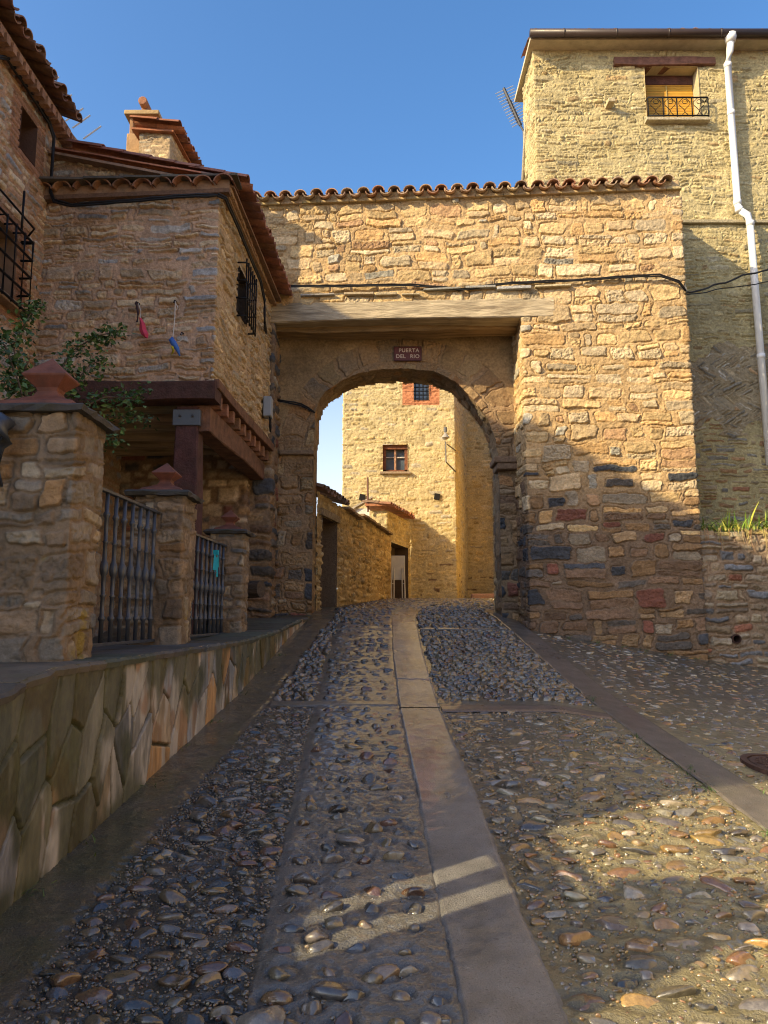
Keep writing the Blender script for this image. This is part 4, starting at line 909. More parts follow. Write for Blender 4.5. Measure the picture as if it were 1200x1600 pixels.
mb = MB(); mb.obox((4.4, TY - .13, 6.60), (3.4, 0, 0), (0, .2, 0), (0, 0, .06), (.33, .28, .18)); mb.build('string_course', STONE, tall, bevel=.012)
mb = MB(); mb.obox((TX + .6, TY + .9, 6.0), (5, 0, 0), (0, 3, 0), (0, 0, 3.8), (.4, .34, .22)); mb.build('core', STONE, tall)
mb = MB(); mb.obox((TX - .10, TY - .26, 9.9), (5.6, 0, 0), (0, 1.6, 0), (0, 0, .07), (.45, .39, .28)); mb.build('eave', PLASTER, tall)
mb = MB(); mb.tube([(TX - .12, TY - .33, 9.97), (8, TY - .33, 9.97)], .068, 12, (.045, .030, .026))
for k in range(5): mb.tube([(TX + .45 + k * .9, TY - .33, 9.97), (TX + .47 + k * .9, TY - .33, 9.97)], .074, 12, (.06, .045, .04))
mb.build('gutter', RUBBER, tall, smooth=True)
mb = MB(); tiled(mb, (TX - .02, TY - .30, 9.925), (1, 0, 0), 5.5, (0, 1, .3), 3, sp=.23, r=.075); mb.build('roof', TILE, tall)
mb = MB(); e0, e1 = P(829, 62, TY + .45), P(817, 285, TY + 1.0)
mb.tube([P(833, 56, TY - .1), e0, e1], .035, 8, (.5, .44, .32)); mb.build('verge_trim', PLASTER, tall, smooth=True)
mb = MB(); recess(mb, (ux0, TY, uz0), (1, 0, 0), (0, -1, 0), ux1 - ux0, uz1 - uz0, .26, (.42, .35, .22), False); win = mb.build('window', PLASTER, tall)
mb = MB(); nsl = 26
for k in range(nsl):
    z = uz0 + (k + .5) * (uz1 - uz0 - .17) / nsl; mb.box(((ux0 + ux1) / 2 + (.0), TY + .225, z), (ux1 - ux0 - .02, .02, (uz1 - uz0 - .17) / nsl * .82), None, jit((.50, .27, .035), .08))
mb.box((5.02, TY + .21, uz0 + .4), (.018, .02, .85), None, (.42, .3, .1)); mb.build('blind', BLIND, win)
mb = MB(); mb.box(((ux0 + ux1) / 2, TY + .23, uz1 - .09), (ux1 - ux0, .06, .17), None, (.10, .04, .03)); mb.build('frame', REDWOOD, win)
mb = MB(); beam(mb, (4.03, TY + .06, uz1 + .08), (5.80, TY + .06, uz1 + .085), .26, .15, 10, .008, (.17, .08, .055)); mb.build('lintel', REDWOOD, win)
mb = MB(); mb.obox((ux0 - .04, TY - .13, uz0 - .07), (ux1 - ux0 + .16, 0, 0), (0, .21, 0), (0, 0, .055), (.4, .34, .23)); mb.build('sill', STONE, win, bevel=.008)
mb = MB(); ra, rb_, ry = ux0 - .0, ux1 + .1, TY - .11
for z in (uz0 + .02, uz0 + .36): mb.tube([(ra, TY, z), (ra, ry, z), (rb_, ry, z), (rb_, TY, z)], .014, 6)
for x in (ra, ra + .26, ra + .5, ra + .76, rb_): mb.tube([(x, ry, uz0 - .02), (x, ry, uz0 + .36)], .011, 6)
for k in range(4):
    x0 = ra + .02 + k * .25
    for s_ in (0, 1):
        pts = [(x0 + .06 + .1 * s_ + .05 * math.sin(q * .7 + s_ * 3), ry, uz0 + .03 + q * .032) for q in range(11)]; mb.tube(pts, .006, 5)
    mb.tube([(x0 + .12 + .045 * math.cos(q), ry, uz0 + .28 + .04 * math.sin(q)) for q in np.linspace(0, 6.3, 12)], .006, 5)
mb.build('balcony_rail', IRON, win, smooth=True)
mb = MB(); q = P(952, 164, TY - .08); mb.obox(q + Vector((-.06, .1, -.03)), (.12, 0, .0), (.02, -.2, .03), (0, 0, .07), (.42, .35, .22)); mb.build('corbel', STONE, tall, bevel=.01)
mb = MB(); dx = 5.97
mb.tube([(dx, TY - .3, 9.95), (dx, TY - .3, 9.82)], [.11, .08], 12); mb.tube([(dx, TY - .3, 9.84), (dx, TY - .24, 9.68), (dx, TY - .14, 9.55), (dx, TY - .14, 6.9), (dx + .03, TY - .18, 6.78), (dx + .1, TY - .26, 6.66), (dx + .12, TY - .27, 6.5), (dx + .16, TY - .27, 2.4)], .058, 14)
for z in (9.5, 8.6, 6.95, 6.8): mb.tube([(dx, TY - .14 - (.04 if z == 6.8 else 0), z - .04), (dx, TY - .14 - (.04 if z == 6.8 else 0), z + .04)], .066, 14)
for z in (6.5, 4.2): mb.tube([(dx + .125 + (.02 if z < 5 else 0), TY - .27, z - .04), (dx + .125 + (.02 if z < 5 else 0), TY - .27, z + .04)], .066, 14)
mb.build('downpipe', WHITEPVC, tall, smooth=True)
aer = empty('roof_antenna', P(812, 200, 14), 'dark comb shaped television aerial beside the tall house', 'antenna')
mb = MB(); a0, a1 = P(787, 138, 13.6), P(813, 196, 13.6); mb.tube([a0, a1], .03, 6, (.03, .03, .035)); mb.tube([a1, P(818, 205, 13.6), P(822, 330, 13.6)], .02, 6, (.06, .06, .065)); mb.build('mast', RUBBER, aer)
mb = MB()
for k in range(13):
    c = a0.lerp(a1, .04 + k * .075); l_ = .17 - .003 * k; mb.tube([c + Vector((-l_, .05, -.05)), c + Vector((l_, -.05, .05))], .008, 5, (.30, .31, .34))
    if k > 3: mb.tube([c + Vector((-.05, 0, .03)), c + Vector((.05, 0, -.03))], .022, 5, (.05, .05, .06))
mb.build('rods', RUBBER, aer)

opp = empty('bounce_house', (9, 0, -1.5), 'unseen ochre house added outside the frame on the right to bounce warm light into the street', 'house')  # added out of view so its sunlit wall warms the shaded side
mb = MB(); mb.obox((6.7, -9, -3), (6, 0, 0), (0, 16.5, 0), (0, 0, 9.0), (.43, .32, .18)); mb.build('wall', PLASTER, opp)
mb = MB(); mb.obox((6.3, -9.4, 5.9), (7, 0, 1.5), (0, 17.3, 0), (0, 0, .14), (.3, .14, .08)); mb.build('roof', TILE, opp)
for y in (-6.5, -3, .5, 4):
    mb = MB(); mb.box((6.68, y, 1.6), (.1, 1.0, 1.4), None, (.12, .06, .04)); mb.build('window', REDWOOD, opp, bevel=.02)

# ------------------------------------------------------------------ planted garden wall on the right
gw = empty('garden_wall', (5.8, 11, -.6), 'low rubble garden wall with drain hole joined to the right of the gate', 'wall')
fw = Field(-1, 5, -2, 2, 141, ch=(.08, .2), cw=(.15, .5), split=.15)
GWP = [((.30, .23, .15), 3), ((.34, .28, .2), 3), ((.17, .175, .185), 1.6), ((.24, .19, .14), 2), ((.30, .13, .08), .5), ((.40, .33, .22), 1.5)]
pfw, _ = path([(4.5, 10.92), (7.8, 11.0)], s0=0)
hp = (P(1147, 998, 10.95).x - 4.5, P(1147, 998, 10.95).z)
wall('wall', pfw, (0, 3.3), (-1.2, 1.22), .0125, colourer(fw, GWP, (.28, .2, .13), relief=.045, edge=.025, rough=.01), STONE, gw, keep=lambda s, t: np.hypot(s - hp[0], t - hp[1]) > .06)
mb = MB(); hc = Vector((4.5 + hp[0], 10.9, hp[1])); n = 16
vs = [hc + Vector((r_ * math.cos(k * math.pi / 8), y_, r_ * math.sin(k * math.pi / 8))) for r_, y_ in ((.068, -.035), (.05, -.04), (.05, .3)) for k in range(n)]
mb.add(vs, [(q * n + k, q * n + (k + 1) % n, q * n + n + (k + 1) % n, q * n + n + k) for q in range(2) for k in range(n)] + [tuple(2 * n + k for k in range(n))], (.06, .03, .022)); mb.build('drain_hole', PLASTER, gw)
mb = MB(); x = 4.55
while x < 7.6:
    L = random.uniform(.2, .45); mb.box((x + L / 2, 11.06, 1.22 + random.uniform(-.02, .03)), (L * .96, .3, random.uniform(.06, .1)), Matrix.Rotation(random.uniform(-.06, .06), 3, 'Y'), jit(random.choice([(.5, .36, .17), (.44, .37, .26), (.4, .3, .18)]))); x += L
mb.build('coping', STONE, gw, bevel=.018)
mb = MB(); mb.obox((4.5, 11.1, 1.1), (3.3, 0, 0), (0, .95, 0), (0, 0, .12), (.1, .08, .05)); mb.build('soil', SOIL, gw)
mb = MB()
def blade(mb, p, az, L, w, bend, col, droop=0):
    p = Vector(p); d = Vector((math.cos(az), math.sin(az), 0)); s_ = Vector((-d.y, d.x, 0)); vs, fs = [], []; n = 7
    for k in range(n + 1):
        f = k / n; ww = w * (1 - f ** 2.2) * (.6 + .4 * min(1, f * 5)); c = p + d * (L * bend * f ** 1.6) + Vector((0, 0, L * (f - droop * f * f)))
        vs += [c - s_ * ww, c + s_ * ww + Vector((0, 0, .0)), c + Vector((0, 0, .004)) + d * .003]
    for k in range(n): fs += [(k * 3, k * 3 + 2, k * 3 + 5, k * 3 + 3), (k * 3 + 2, k * 3 + 1, k * 3 + 4, k * 3 + 5)]
    mb.add(vs, fs, col)
LC = [(.16, .24, .03), (.22, .28, .035), (.10, .18, .03), (.34, .33, .05), (.42, .36, .08), (.07, .14, .03)]
for k in range(230):
    x = 4.62 + 1.9 * random.random(); blade(mb, (x, 10.86 + random.uniform(0, .25), 1.26), random.uniform(0, 6.3), random.uniform(.12, .36), random.uniform(.008, .016), random.uniform(.2, 1.3), jit(random.choice(LC), .3), random.uniform(.1, 1.3))
for k in range(12): blade(mb, (5.02 + random.uniform(-.05, .7), 11.02, 1.24), random.uniform(0, 6.3), random.uniform(.28, .36), .016, random.uniform(.05, .3), jit(random.choice(LC[:3])))
blade(mb, (5.35, 11.0, 1.24), .35, .5, .022, .5, (.4, .42, .07))
for k in range(26): blade(mb, (4.62 + 1.2 * random.random(), 10.9, 1.27), -1.57 + random.uniform(-.6, .6), random.uniform(.12, .34), .007, random.uniform(.25, .5), jit(random.choice([(.36, .24, .1), (.3, .16, .07), (.42, .34, .12)])), 2.2)
pm = mb.build('strap_leaf_plant', LEAF); tag(pm, 'tuft of yellow green strap leaved plants on top of the garden wall', 'plant')

# ------------------------------------------------------------------ beyond the arch
tow = empty('background_house', (.5, 21.2, .5), 'tall yellow stone house with brown window seen through the arch', 'house')
fb = Field(-3, 8, 0, 10, 151, ch=(.08, .17), cw=(.16, .5), split=.1, shrink=.45)
BT = [((.50, .385, .18), 3), ((.52, .42, .23), 3), ((.46, .34, .15), 2), ((.42, .36, .25), 1)]
BY = 21.0
bx0, bx1 = P(535, 770, BY).x, P(712, 770, BY).x
pfb2, cb = path([(bx0 + .3, BY + 4), (bx0, BY), (bx1, BY), (2.60, 23.4), (6.0, 22.9)], s0=bx0 - 4.011)
v0, v1 = P(598, 695, BY), P(637, 737, BY); w0, w1 = P(646, 590, BY), P(671, 626, BY)
colb0 = colourer(fb, BT, (.50, .40, .21), LOW[:1] + BT, 1.1, relief=.035, edge=.03, rough=.012, joint=.012)
def colb(S, T):
    h, c = colb0(S, T)
    br = (S > w0.x - .32) & (S < w1.x + .3) & (T > w1.z - .14)
    row = np.floor(T / .075); m = ((np.abs(((T / .075) % 1) - .5) < .4)).astype(float)
    return h, np.where(br[:, None], np.array([.42, .17, .08])[None] * (.65 + .5 * m)[:, None], c)
kb = lambda s, t: ~(((s > v0.x) & (s < v1.x) & (t < v0.z) & (t > v1.z)) | ((s > w0.x) & (s < w1.x) & (t < w0.z) & (t > w1.z)))
wall('wall', pfb2, (cb[0], cb[-1]), (.0, 9.2), .026, colb, STONE, tow, keep=kb)
mb = MB(); mb.obox((bx0 - .2, BY - .2, 9.2), (4.8, 0, 0), (0, 4, 1.2), (0, 0, .12), (.3, .14, .08)); mb.build('roof', TILE, tow)
for (a_, b_, nm) in ((v0, v1, 'w'), (w0, w1, 'g')):
    mb = MB(); recess(mb, (a_.x, BY, b_.z), (1, 0, 0), (0, -1, 0), b_.x - a_.x, a_.z - b_.z, .22, (.4, .3, .16), False); win = mb.build('window', PLASTER, tow)
    mb = MB(); cx, cz, ww, hh = (a_.x + b_.x) / 2, (a_.z + b_.z) / 2, b_.x - a_.x, a_.z - b_.z
    mb.box((cx, BY + .21, cz), (ww, .02, hh), None); mb.build('pane', GLASS, win)
    mb = MB()
    if nm == 'w':
        fc_ = (.20, .075, .035)
        mb.box((cx, BY + .1, a_.z - .05), (ww, .1, .13), None, fc_); mb.box((cx, BY + .12, b_.z + .03), (ww, .08, .07), None, fc_)
        for x in (a_.x + .05, b_.x - .04): mb.box((x, BY + .12, cz), (.09, .08, hh), None, fc_)
        mb.box((cx, BY + .15, cz), (.06, .05, hh), None, (.36, .2, .12)); mb.box((cx, BY + .16, cz + .05), (ww, .03, .03), None, (.5, .45, .4))
        mb.build('frame', REDWOOD, win); mb = MB(); mb.box((cx, BY - .02, b_.z - .04), (ww + .16, .16, .06), None, (.3, .22, .14)); mb.build('sill', STONE, win)
    else:
        for k in range(4): mb.tube([(a_.x + (k + .5) * ww / 4, BY + .05, b_.z), (a_.x + (k + .5) * ww / 4, BY + .05, a_.z)], .012, 5)
        for k in range(6): mb.tube([(a_.x, BY + .05, b_.z + (k + .5) * hh / 6), (b_.x, BY + .05, b_.z + (k + .5) * hh / 6)], .01, 5)
        mb.build('grille', IRON, win)
mb = MB()
for u, v in ((566, 777), (683, 776)):
    mb = MB(); q = P(u, v, BY - .04); mb.box(q, (.16, .03, .17), Matrix.Rotation(.2, 3, 'Y'), (.05, .035, .02)); mb.build('putlog_hole', DARK, tow)
lamp = empty('wall_lamp', P(710, 690, BY - .02), 'small street lamp on a bracket at the corner of the background house', 'lamp')
mb = MB(); mb.tube([P(712, 737, BY), P(697, 722, BY - .4), P(696, 690, BY - .4)], .022, 6, (.10, .09, .08)); mb.tube([P(698, 694, BY - .35), P(712, 704, BY)], .016, 6, (.1, .09, .08)); mb.build('bracket', RUBBER, lamp)
mb = MB(); q = P(696, 684, BY - .4); mb.tube([q + Vector((0, 0, -.05)), q, q + Vector((0, 0, .03)), q + Vector((0, 0, .12)), q + Vector((0, 0, .16))], [.04, .11, .10, .04, .02], 12, (.30, .27, .23)); mb.tube([q + Vector((0, 0, .16)), q + Vector((0, 0, .3))], .045, 8, (.1, .1, .1)); mb.build('lamp_head', RUBBER, lamp)

pw = empty('passage_wall', (-.5, 15.5, .3), 'ochre rubble wall with dark doorway on the left beyond the arch', 'wall')
fp = Field(-1, 9, -1, 4, 161, ch=(.09, .17), cw=(.15, .4), split=.1)
pfp2, cp2 = path([(-1.14, 12.55), (-.62, 15.2), (.16, 18.5), (-.1, 18.6)], s0=0)
sd0, sd1, dzt = .32, 1.3, 1.74
ptop = lambda s: np.where(s < 1.9, 2.12 - .02 * s, np.where(s < 3.1, 2.10 - .06 * (s - 1.9) , 2.13 - .05 * (s - 3.1))) + .03 * (vnoise(s * 5, s * 0, 7) - .5)
wall('wall', pfp2, (0, cp2[-1]), (-.2, 2.3), .019, colourer(fp, [((.46, .33, .15), 3), ((.40, .27, .12), 2), ((.5, .38, .2), 2), ((.34, .26, .15), 1.5)], (.38, .27, .13), relief=.045, edge=.025, rough=.012), STONE, pw, keep=lambda s, t: (t < ptop(s)) & ~((s > sd0) & (s < sd1) & (t < dzt)))
dd = Vector((-.62 + 1.14, 15.2 - 12.55, 0)).normalized(); nn = Vector((dd.y, -dd.x, 0)); o_ = Vector((-1.14, 12.55, 0)) + dd * sd0
mb = MB(); recess(mb, o_ + Vector((0, 0, -.1)), dd, nn, sd1 - sd0, dzt + .1, .35, (.16, .11, .07), False); mb.build('doorway', STONE, pw)
mb = MB()
for k in range(6): mb.obox(o_ - nn * .33 + dd * (k * .163 + .005), dd * .153, nn * .03, (0, 0, dzt), jit((.10, .065, .045), .2))
mb.build('door', TIMBER, pw)
mb = MB(); mb.obox(o_ - dd * .12 + nn * .0 + Vector((0, 0, dzt)), dd * (sd1 - sd0 + .24), nn * .06, (0, 0, .13), (.24, .19, .13)); mb.build('lintel', TIMBER, pw, bevel=.01)
mb = MB()
o2 = Vector((-1.14, 12.55, 2.08)) + nn * .14; tiled(mb, o2, dd, 1.75, (-nn + Vector((0, 0, .3))), 2, sp=.21, r=.08, cols=[(.2, .12, .08), (.26, .15, .1), (.16, .1, .07)])
for k in range(16):
    s_ = 1.95 + k * .25; p_, n_ = pfp2(np.array([min(s_, 6)])); mb.box((p_[0, 0], p_[0, 1], float(ptop(np.array([s_]))[0]) + .01), (.28, .26, .045), Matrix.Rotation(R(78), 3, 'Z'), jit((.24, .17, .11)))
mb.build('coping', TILE, pw)
mb = MB(); wa, wb = P(546, 800, 19.5), P(579, 778, 19.5); mb.box(((wa.x + wb.x) / 2, 19.6, 1.6), (wb.x - wa.x, .25, 1.9 + (wb.z - 2.55)), None, (.72, .68, .6)); mb.obox((wa.x - .1, 19.4, wa.z - .05), (wb.x - wa.x + .15, 0, wb.z - wa.z + .05), (0, .4, 0), (0, 0, .05), (.4, .35, .28))
tag(mb.build('white_wall', PLASTER), 'small white rendered gable above the passage wall', 'wall')

shed = empty('lean_to_shed', (.2, 19.5, .4), 'small stone outbuilding with red tile roof against the background house', 'shed')
h0 = P(577, 792, 18.7); h1 = P(605, 795, 18.7)
fs_ = Field(-3, 6, -1, 4, 171, ch=(.07, .15), cw=(.14, .4)); pfs, cs_ = path([(h0.x, 18.72), (h1.x, 18.7), (.72, 20.98)], s0=-(h1.x - h0.x))
wall('wall', pfs, (cs_[0], cs_[-1]), (-.1, 2.66), .022, colourer(fs_, BT, (.46, .36, .2), relief=.035, edge=.025), STONE, shed, keep=lambda s, t: ~((s > .12) & (s < 2.05) & (t < 1.9)))
ds = Vector((.72 - h1.x, 2.28, 0)).normalized(); ns_ = Vector((ds.y, -ds.x, 0))
mb = MB(); recess(mb, Vector((h1.x, 18.7, .2)) + ds * .12, ds, ns_, 1.93, 1.7, .35, (.10, .07, .05)); mb.build('doorway', PLASTER, shed)
mb = MB(); mb.obox(Vector((h1.x, 18.7, .35)) + ds * .5 - ns_ * .3, ds * .9, ns_ * .04, (0, 0, 1.45), (.035, .025, .025)); mb.build('door', TIMBER, shed)
mb = MB(); tiled(mb, Vector((h1.x + .12, 18.5, 2.70)), ds, 2.5, (-1, .2, .10), 2, sp=.2, r=.085, cols=[(.40, .17, .08), (.3, .14, .08), (.2, .12, .08)])
mb.obox((h0.x - .1, 18.52, 2.76), (h1.x - h0.x + .2, 0, 0), (.3, 2.3, 0), (0, 0, .05), (.42, .18, .09)); mb.build('roof', TILE, shed)
mb = MB(); mb.tube([P(575, 800, 18.6), P(574.5, 746, 18.6)], .025, 6); tag(mb.build('iron_post', M('rust_post', (.12, .05, .035), rough=.7), None), 'thin rusty post rising beside the outbuilding roof', 'post')

ph = empty('passage_bounce_house', (4, 17, .2), 'unseen ochre house added behind the gate to bounce warm light onto the passage wall', 'house')  # added out of view as a sunlit reflector for the passage
mb = MB(); mb.add([(2.45, 13.4, -.3), (3.75, 21.9, -.3), (8, 21.5, -.3), (8, 13.4, -.3), (2.45, 13.4, 5.5), (3.75, 21.9, 5.5), (8, 21.5, 5.5), (8, 13.4, 5.5)], [(0, 1, 5, 4), (1, 2, 6, 5), (2, 3, 7, 6), (3, 0, 4, 7)], (.58, .40, .17)); mb.build('wall', PLASTER, ph)
mb = MB(); mb.add([(2.2, 13.2, 5.45), (3.5, 22.1, 5.45), (8.2, 22.1, 6.8), (8.2, 13.2, 6.8)], [(0, 1, 2, 3)], (.3, .14, .08)); o_r = mb.build('roof', TILE, ph); md = o_r.modifiers.new('thick', 'SOLIDIFY'); md.thickness = .12

# folded white table
tb = empty('folded_table', (.27, 18.1, .45), 'pale folding table stood on end with legs down outside the outbuilding', 'table')
f0 = P(613, 868, 18.1); f1 = P(631, 906, 18.1); gz = g1(.3, 18.1); tcx = (f0.x + f1.x) / 2; tw = f1.x - f0.x + .06
WT = (.60, .55, .44)
mb = MB(); mb.box((tcx, 18.16, (f0.z + f1.z) / 2), (tw, .04, f0.z - f1.z), Matrix.Rotation(.06, 3, 'X'), WT); mb.build('table_top', RUBBER, tb, bevel=.01)
for sx in (-1, 1):
    for q in (0, 1):
        mb = MB(); x = tcx + sx * (tw / 2 - .02) - sx * q * .06; mb.tube([(x, 18.12 + .02 * q, f1.z + .3), (x + sx * .01, 18.10 + .03 * q, f1.z), (x + sx * .015, 18.05 + .06 * q, gz + .0)], .016, 6, WT); mb.build('leg', RUBBER, tb)
    mb = MB(); mb.tube([(tcx + sx * (tw / 2 - .02), 18.1, f1.z - .09), (tcx + sx * (tw / 2 - .08), 18.13, f1.z - .09)], .012, 6, WT); mb.build('brace', RUBBER, tb)
# stone lying far right beyond arch
mb = MB(); q = P(760, 932, 20.5); mb.box((q.x, 20.6, g1(q.x, 20.6) + .06), (.8, .35, .16), None, (.36, .2, .12)); tag(mb.build('kerb_stone', STONE, None, bevel=.04), 'flat reddish stone at the foot of the far wall beyond the arch', 'stone')

# ------------------------------------------------------------------ cables and box
def cable(pts, r, label, n=1, sag=0, cat='cable'):
    mb = MB()
    for k in range(n):
        q = []
        for a, b in zip(pts[:-1], pts[1:]):
            a, b = Vector(a), Vector(b); m = max(2, int((b - a).length / .12))
            for e in range(m):
                f = e / m; p = a.lerp(b, f); p.z += -sag * math.sin(math.pi * f) + random.uniform(-.006, .006) + (k - (n - 1) / 2) * r * 1.7; p.x += k * .01; q.append(p)
        q.append(Vector(pts[-1])); mb.tube(q, r, 5)
    return tag(mb.build('cable', CABLE, None, smooth=True), label, cat)
cable([P(436, 447, 11.15), P(520, 447, 11.1), P(640, 445, 11.05), P(720, 452, 11.0), P(800, 442, 10.95), P(920, 437, 10.86), P(960, 433, 10.83), P(1030, 430, 10.76), P(1060, 440, 10.74), P(1072, 455, 10.8)], .013, 'black cable strung across the gate above the timber lintel', 2)
cable([P(1072, 457, 10.8), P(1115, 445, 11.1), P(1160, 430, 11.3), P(1240, 408, 11.5)], .016, 'upper dark overhead cable leaving the gate towards the right edge', 1, .03)
cable([P(1072, 460, 10.8), P(1120, 452, 11.2), P(1240, 432, 11.6)], .009, 'lower thin overhead cable leaving the gate towards the right edge', 1, .02)
cable([(-3.86, 5.5, 5.42), (-3.86, 6.6, 5.40), PX(12, 92, -3.88), PX(50, 150, -3.88), PX(76, 190, -3.88), PX(84, 215, -3.86), PX(80, 270, -3.86), P(78, 300, 8.1), P(84, 314, 8.05), P(110, 321, 8.03), P(200, 314, 7.98), P(290, 306, 7.92), P(340, 305, 7.9)], .014, 'black cable down the left house and along the front of the stone house', 2)
sx_ = lambda u, v, x: PX(u, v, x)
cable([P(340, 305, 7.9), PX(352, 310, -1.80), PX(372, 355, -1.76), PX(390, 400, -1.74), PX(407, 440, -1.72), PX(413, 470, -1.70), PX(413, 505, -1.68), P(416, 525, 11.2), P(431, 548, 11.5), P(428, 605, 11.8), P(434, 625, 11.8), P(470, 632, 11.82), P(492, 645, 11.85)], .013, 'black cable down the street side of the stone house into the arch', 2)
bx = PX(419, 637, -1.70); jb = empty('meter_box', bx, 'grey plastic meter box on the stone house beside the arch', 'box')
mb = MB(); mb.box(bx, (.12, .2, .30)); mb.build('case', GREYBOX, jb, bevel=.015)
mb = MB(); mb.tube([bx + Vector((.03, -.05, -.14)), bx + Vector((.04, -.07, -.3)), bx + Vector((.04, 0, -.36)), bx + Vector((.04, .06, -.28)), bx + Vector((.03, .05, -.14))], .012, 6); mb.build('cable_loop', CABLE, jb, smooth=True)

# ------------------------------------------------------------------ hanging toys on the front wall
FY = 8.02
def knot(mb, p, col): mb.tube([p + Vector((0, .1, .02)), p, p + Vector((.0, -.02, -.03))], .012, 6, col)
pk = empty('pink_streamer', P(215, 470, FY), 'pink cloth streamer hanging from a hook on the stone house front', 'streamer')
mb = MB(); knot(mb, P(213, 472, FY + .02), (.03, .02, .02)); mb.tube([P(213, 474, FY), P(216, 490, FY), P(214, 503, FY)], .012, 6, (.05, .03, .035)); mb.tube([P(216, 474, FY), P(220, 486, FY), P(219, 500, FY)], .005, 5, (.5, .48, .45)); mb.build('cord', CLOTH, pk)
mb = MB(); prev = None; vs, fs = [], []
for k, (u, v, ww) in enumerate(((219, 497, .012), (222, 505, .03), (223, 515, .04), (226, 522, .04), (229, 528, .012))):
    c = P(u, v, FY - .03 - .01 * (k % 2)); vs += [c + Vector((-ww, .01, 0)), c + Vector((0, -.025, 0)), c + Vector((ww, .01, 0))]
for k in range(4): fs += [(k * 3, k * 3 + 1, k * 3 + 4, k * 3 + 3), (k * 3 + 1, k * 3 + 2, k * 3 + 5, k * 3 + 4), (k * 3 + 2, k * 3, k * 3 + 3, k * 3 + 5)]
mb.add(vs, fs, (.55, .06, .11)); mb.build('cloth', CLOTH, pk)
bl = empty('blue_toy', P(270, 540, FY), 'blue and yellow toy hanging on a white string from the stone house front', 'toy')
mb = MB(); knot(mb, P(273, 470, FY + .02), (.03, .02, .02)); mb.tube([P(274, 471, FY - .02), P(273, 500, FY - .03), P(270, 528, FY - .03)], .005, 5, (.6, .58, .55)); mb.tube([P(274, 473, FY - .02), P(278, 480, FY - .02), P(276, 484, FY - .02)], .005, 5, (.6, .58, .55)); mb.build('string', CLOTH, bl)
mb = MB(); mb.tube([P(269, 527, FY - .03), P(268, 531, FY - .04), P(271, 536, FY - .04), P(277, 545, FY - .03), P(281, 556, FY - .02)], [.012, .032, .034, .024, .008], 8, (.06, .16, .5)); mb.build('blue_body', CLOTH, bl, smooth=True)
mb = MB(); mb.tube([P(270, 537, FY - .03), P(270, 543, FY - .04), P(271, 548, FY - .03), P(268, 554, FY - .03)], [.008, .02, .014, .005], 8, (.55, .5, .04)); mb.build('yellow_tail', CLOTH, bl, smooth=True)
hk = MB(); knot(hk, P(284, 520, FY + .02), (.03, .02, .02)); hk.tube([P(284, 521, FY - .02), P(285, 530, FY - .02), P(280, 534, FY - .02), P(276, 533, FY - .03)], .005, 5, (.5, .48, .45)); tag(hk.build('wall_hook', CLOTH), 'small wall hook with a white string end right of the blue toy', 'hook')

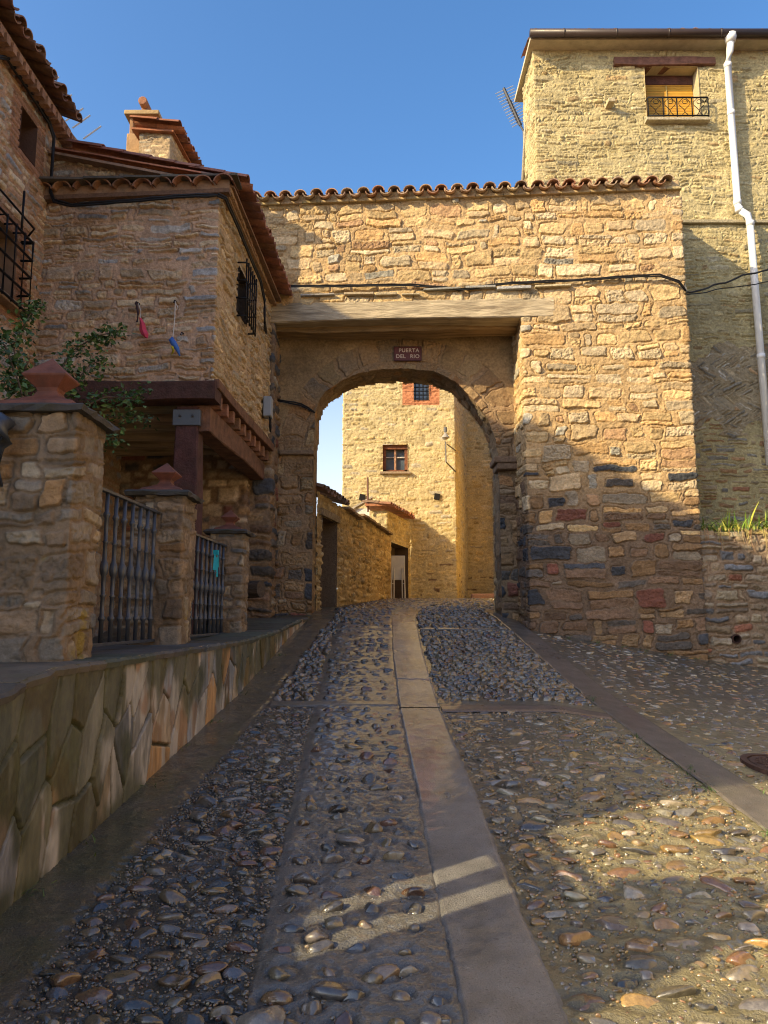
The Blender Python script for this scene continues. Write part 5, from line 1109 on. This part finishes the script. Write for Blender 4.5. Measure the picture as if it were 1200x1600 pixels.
# ------------------------------------------------------------------ climbing rose behind the first pillar
rose = empty('rose_bush', (-3.1, 6.2, -.2), 'straggly green climbing rose growing behind the left fence pillar', 'plant')
mb, st = MB(), MB()
def sprig(pts, n, spread, y0, y1):
    q = [P(u, v, y0 + (y1 - y0) * k / (len(pts) - 1)) for k, (u, v) in enumerate(pts)]
    st.tube(q, [.010 - .006 * k / len(q) for k in range(len(q))], 5)
    for k in range(int(n * 2.8)):
        f = (random.random() ** .75) * (len(q) - 1.001); i_ = int(f); c = q[i_].lerp(q[i_ + 1], f - i_) + Vector((random.gauss(0, spread), random.gauss(0, spread), random.gauss(0, spread)))
        L = random.uniform(.035, .065); a_ = Vector((random.gauss(0, 1), random.gauss(0, 1), random.gauss(-.3, .5))).normalized(); b_ = a_.cross(Vector((random.gauss(0, 1), random.gauss(0, 1), 1))).normalized(); nn_ = a_.cross(b_)
        col = jit(random.choice([(.045, .10, .03), (.07, .14, .04), (.032, .07, .025), (.09, .17, .05)]), .25)
        mb.add([c, c + a_ * L * .4 + b_ * L * .32 + nn_ * .006, c + a_ * L, c + a_ * L * .4 - b_ * L * .32 + nn_ * .006], [(0, 1, 2, 3)], col)
base = [(60, 800), (55, 700)]
sprig(base + [(40, 620), (20, 540), (45, 495), (60, 475)], 150, .05, 5.6, 6.2)
sprig(base + [(30, 600), (8, 540), (-15, 520)], 130, .07, 5.4, 5.6)
sprig(base + [(85, 600), (110, 550), (150, 525), (190, 517)], 170, .045, 5.8, 6.6)
sprig(base + [(100, 620), (140, 570), (165, 560)], 100, .05, 5.8, 6.5)
sprig(base + [(120, 640), (165, 620), (205, 622), (222, 615)], 120, .05, 5.9, 6.6)
sprig(base + [(130, 660), (185, 650), (240, 655)], 90, .04, 5.9, 6.8)
sprig(base + [(110, 680), (150, 680), (185, 690)], 70, .05, 5.8, 6.5)
sprig(base + [(90, 640), (95, 600), (120, 590)], 110, .06, 5.8, 6.3)
sprig([(45, 560), (30, 600), (5, 600)], 60, .05, 5.6, 5.6)
mb.build('foliage', LEAF, rose); st.build('stem', STEM, rose)

# ------------------------------------------------------------------ weeds in the joints of the paving
mb = MB()
spots = [(2.03, 4.95), (2.05, 5.3), (2.1, 4.3), (1.98, 6.1), (2.4, 5.0), (1.95, 7.3)] + [(float(ledge_x(y)) + .06, y) for y in (3.0, 3.6, 4.1, 4.9, 5.6, 6.3, 7.2, 8.0, 8.9)] + [(2.6 + .35 * k, 10.72 - .0 * k) for k in range(6)]
for x, y in spots:
    for k in range(random.randint(5, 12)):
        blade(mb, (x + random.gauss(0, .035), y + random.gauss(0, .05), g1(x, y)), random.uniform(0, 6.3), random.uniform(.025, .07), .004, random.uniform(.3, 1.2), jit(random.choice([(.07, .13, .03), (.12, .17, .04), (.05, .09, .025)])), random.uniform(0, .6))
tag(mb.build('weeds', LEAF), 'small green weeds growing in joints of the cobbled street', 'weeds', None, 'stuff')
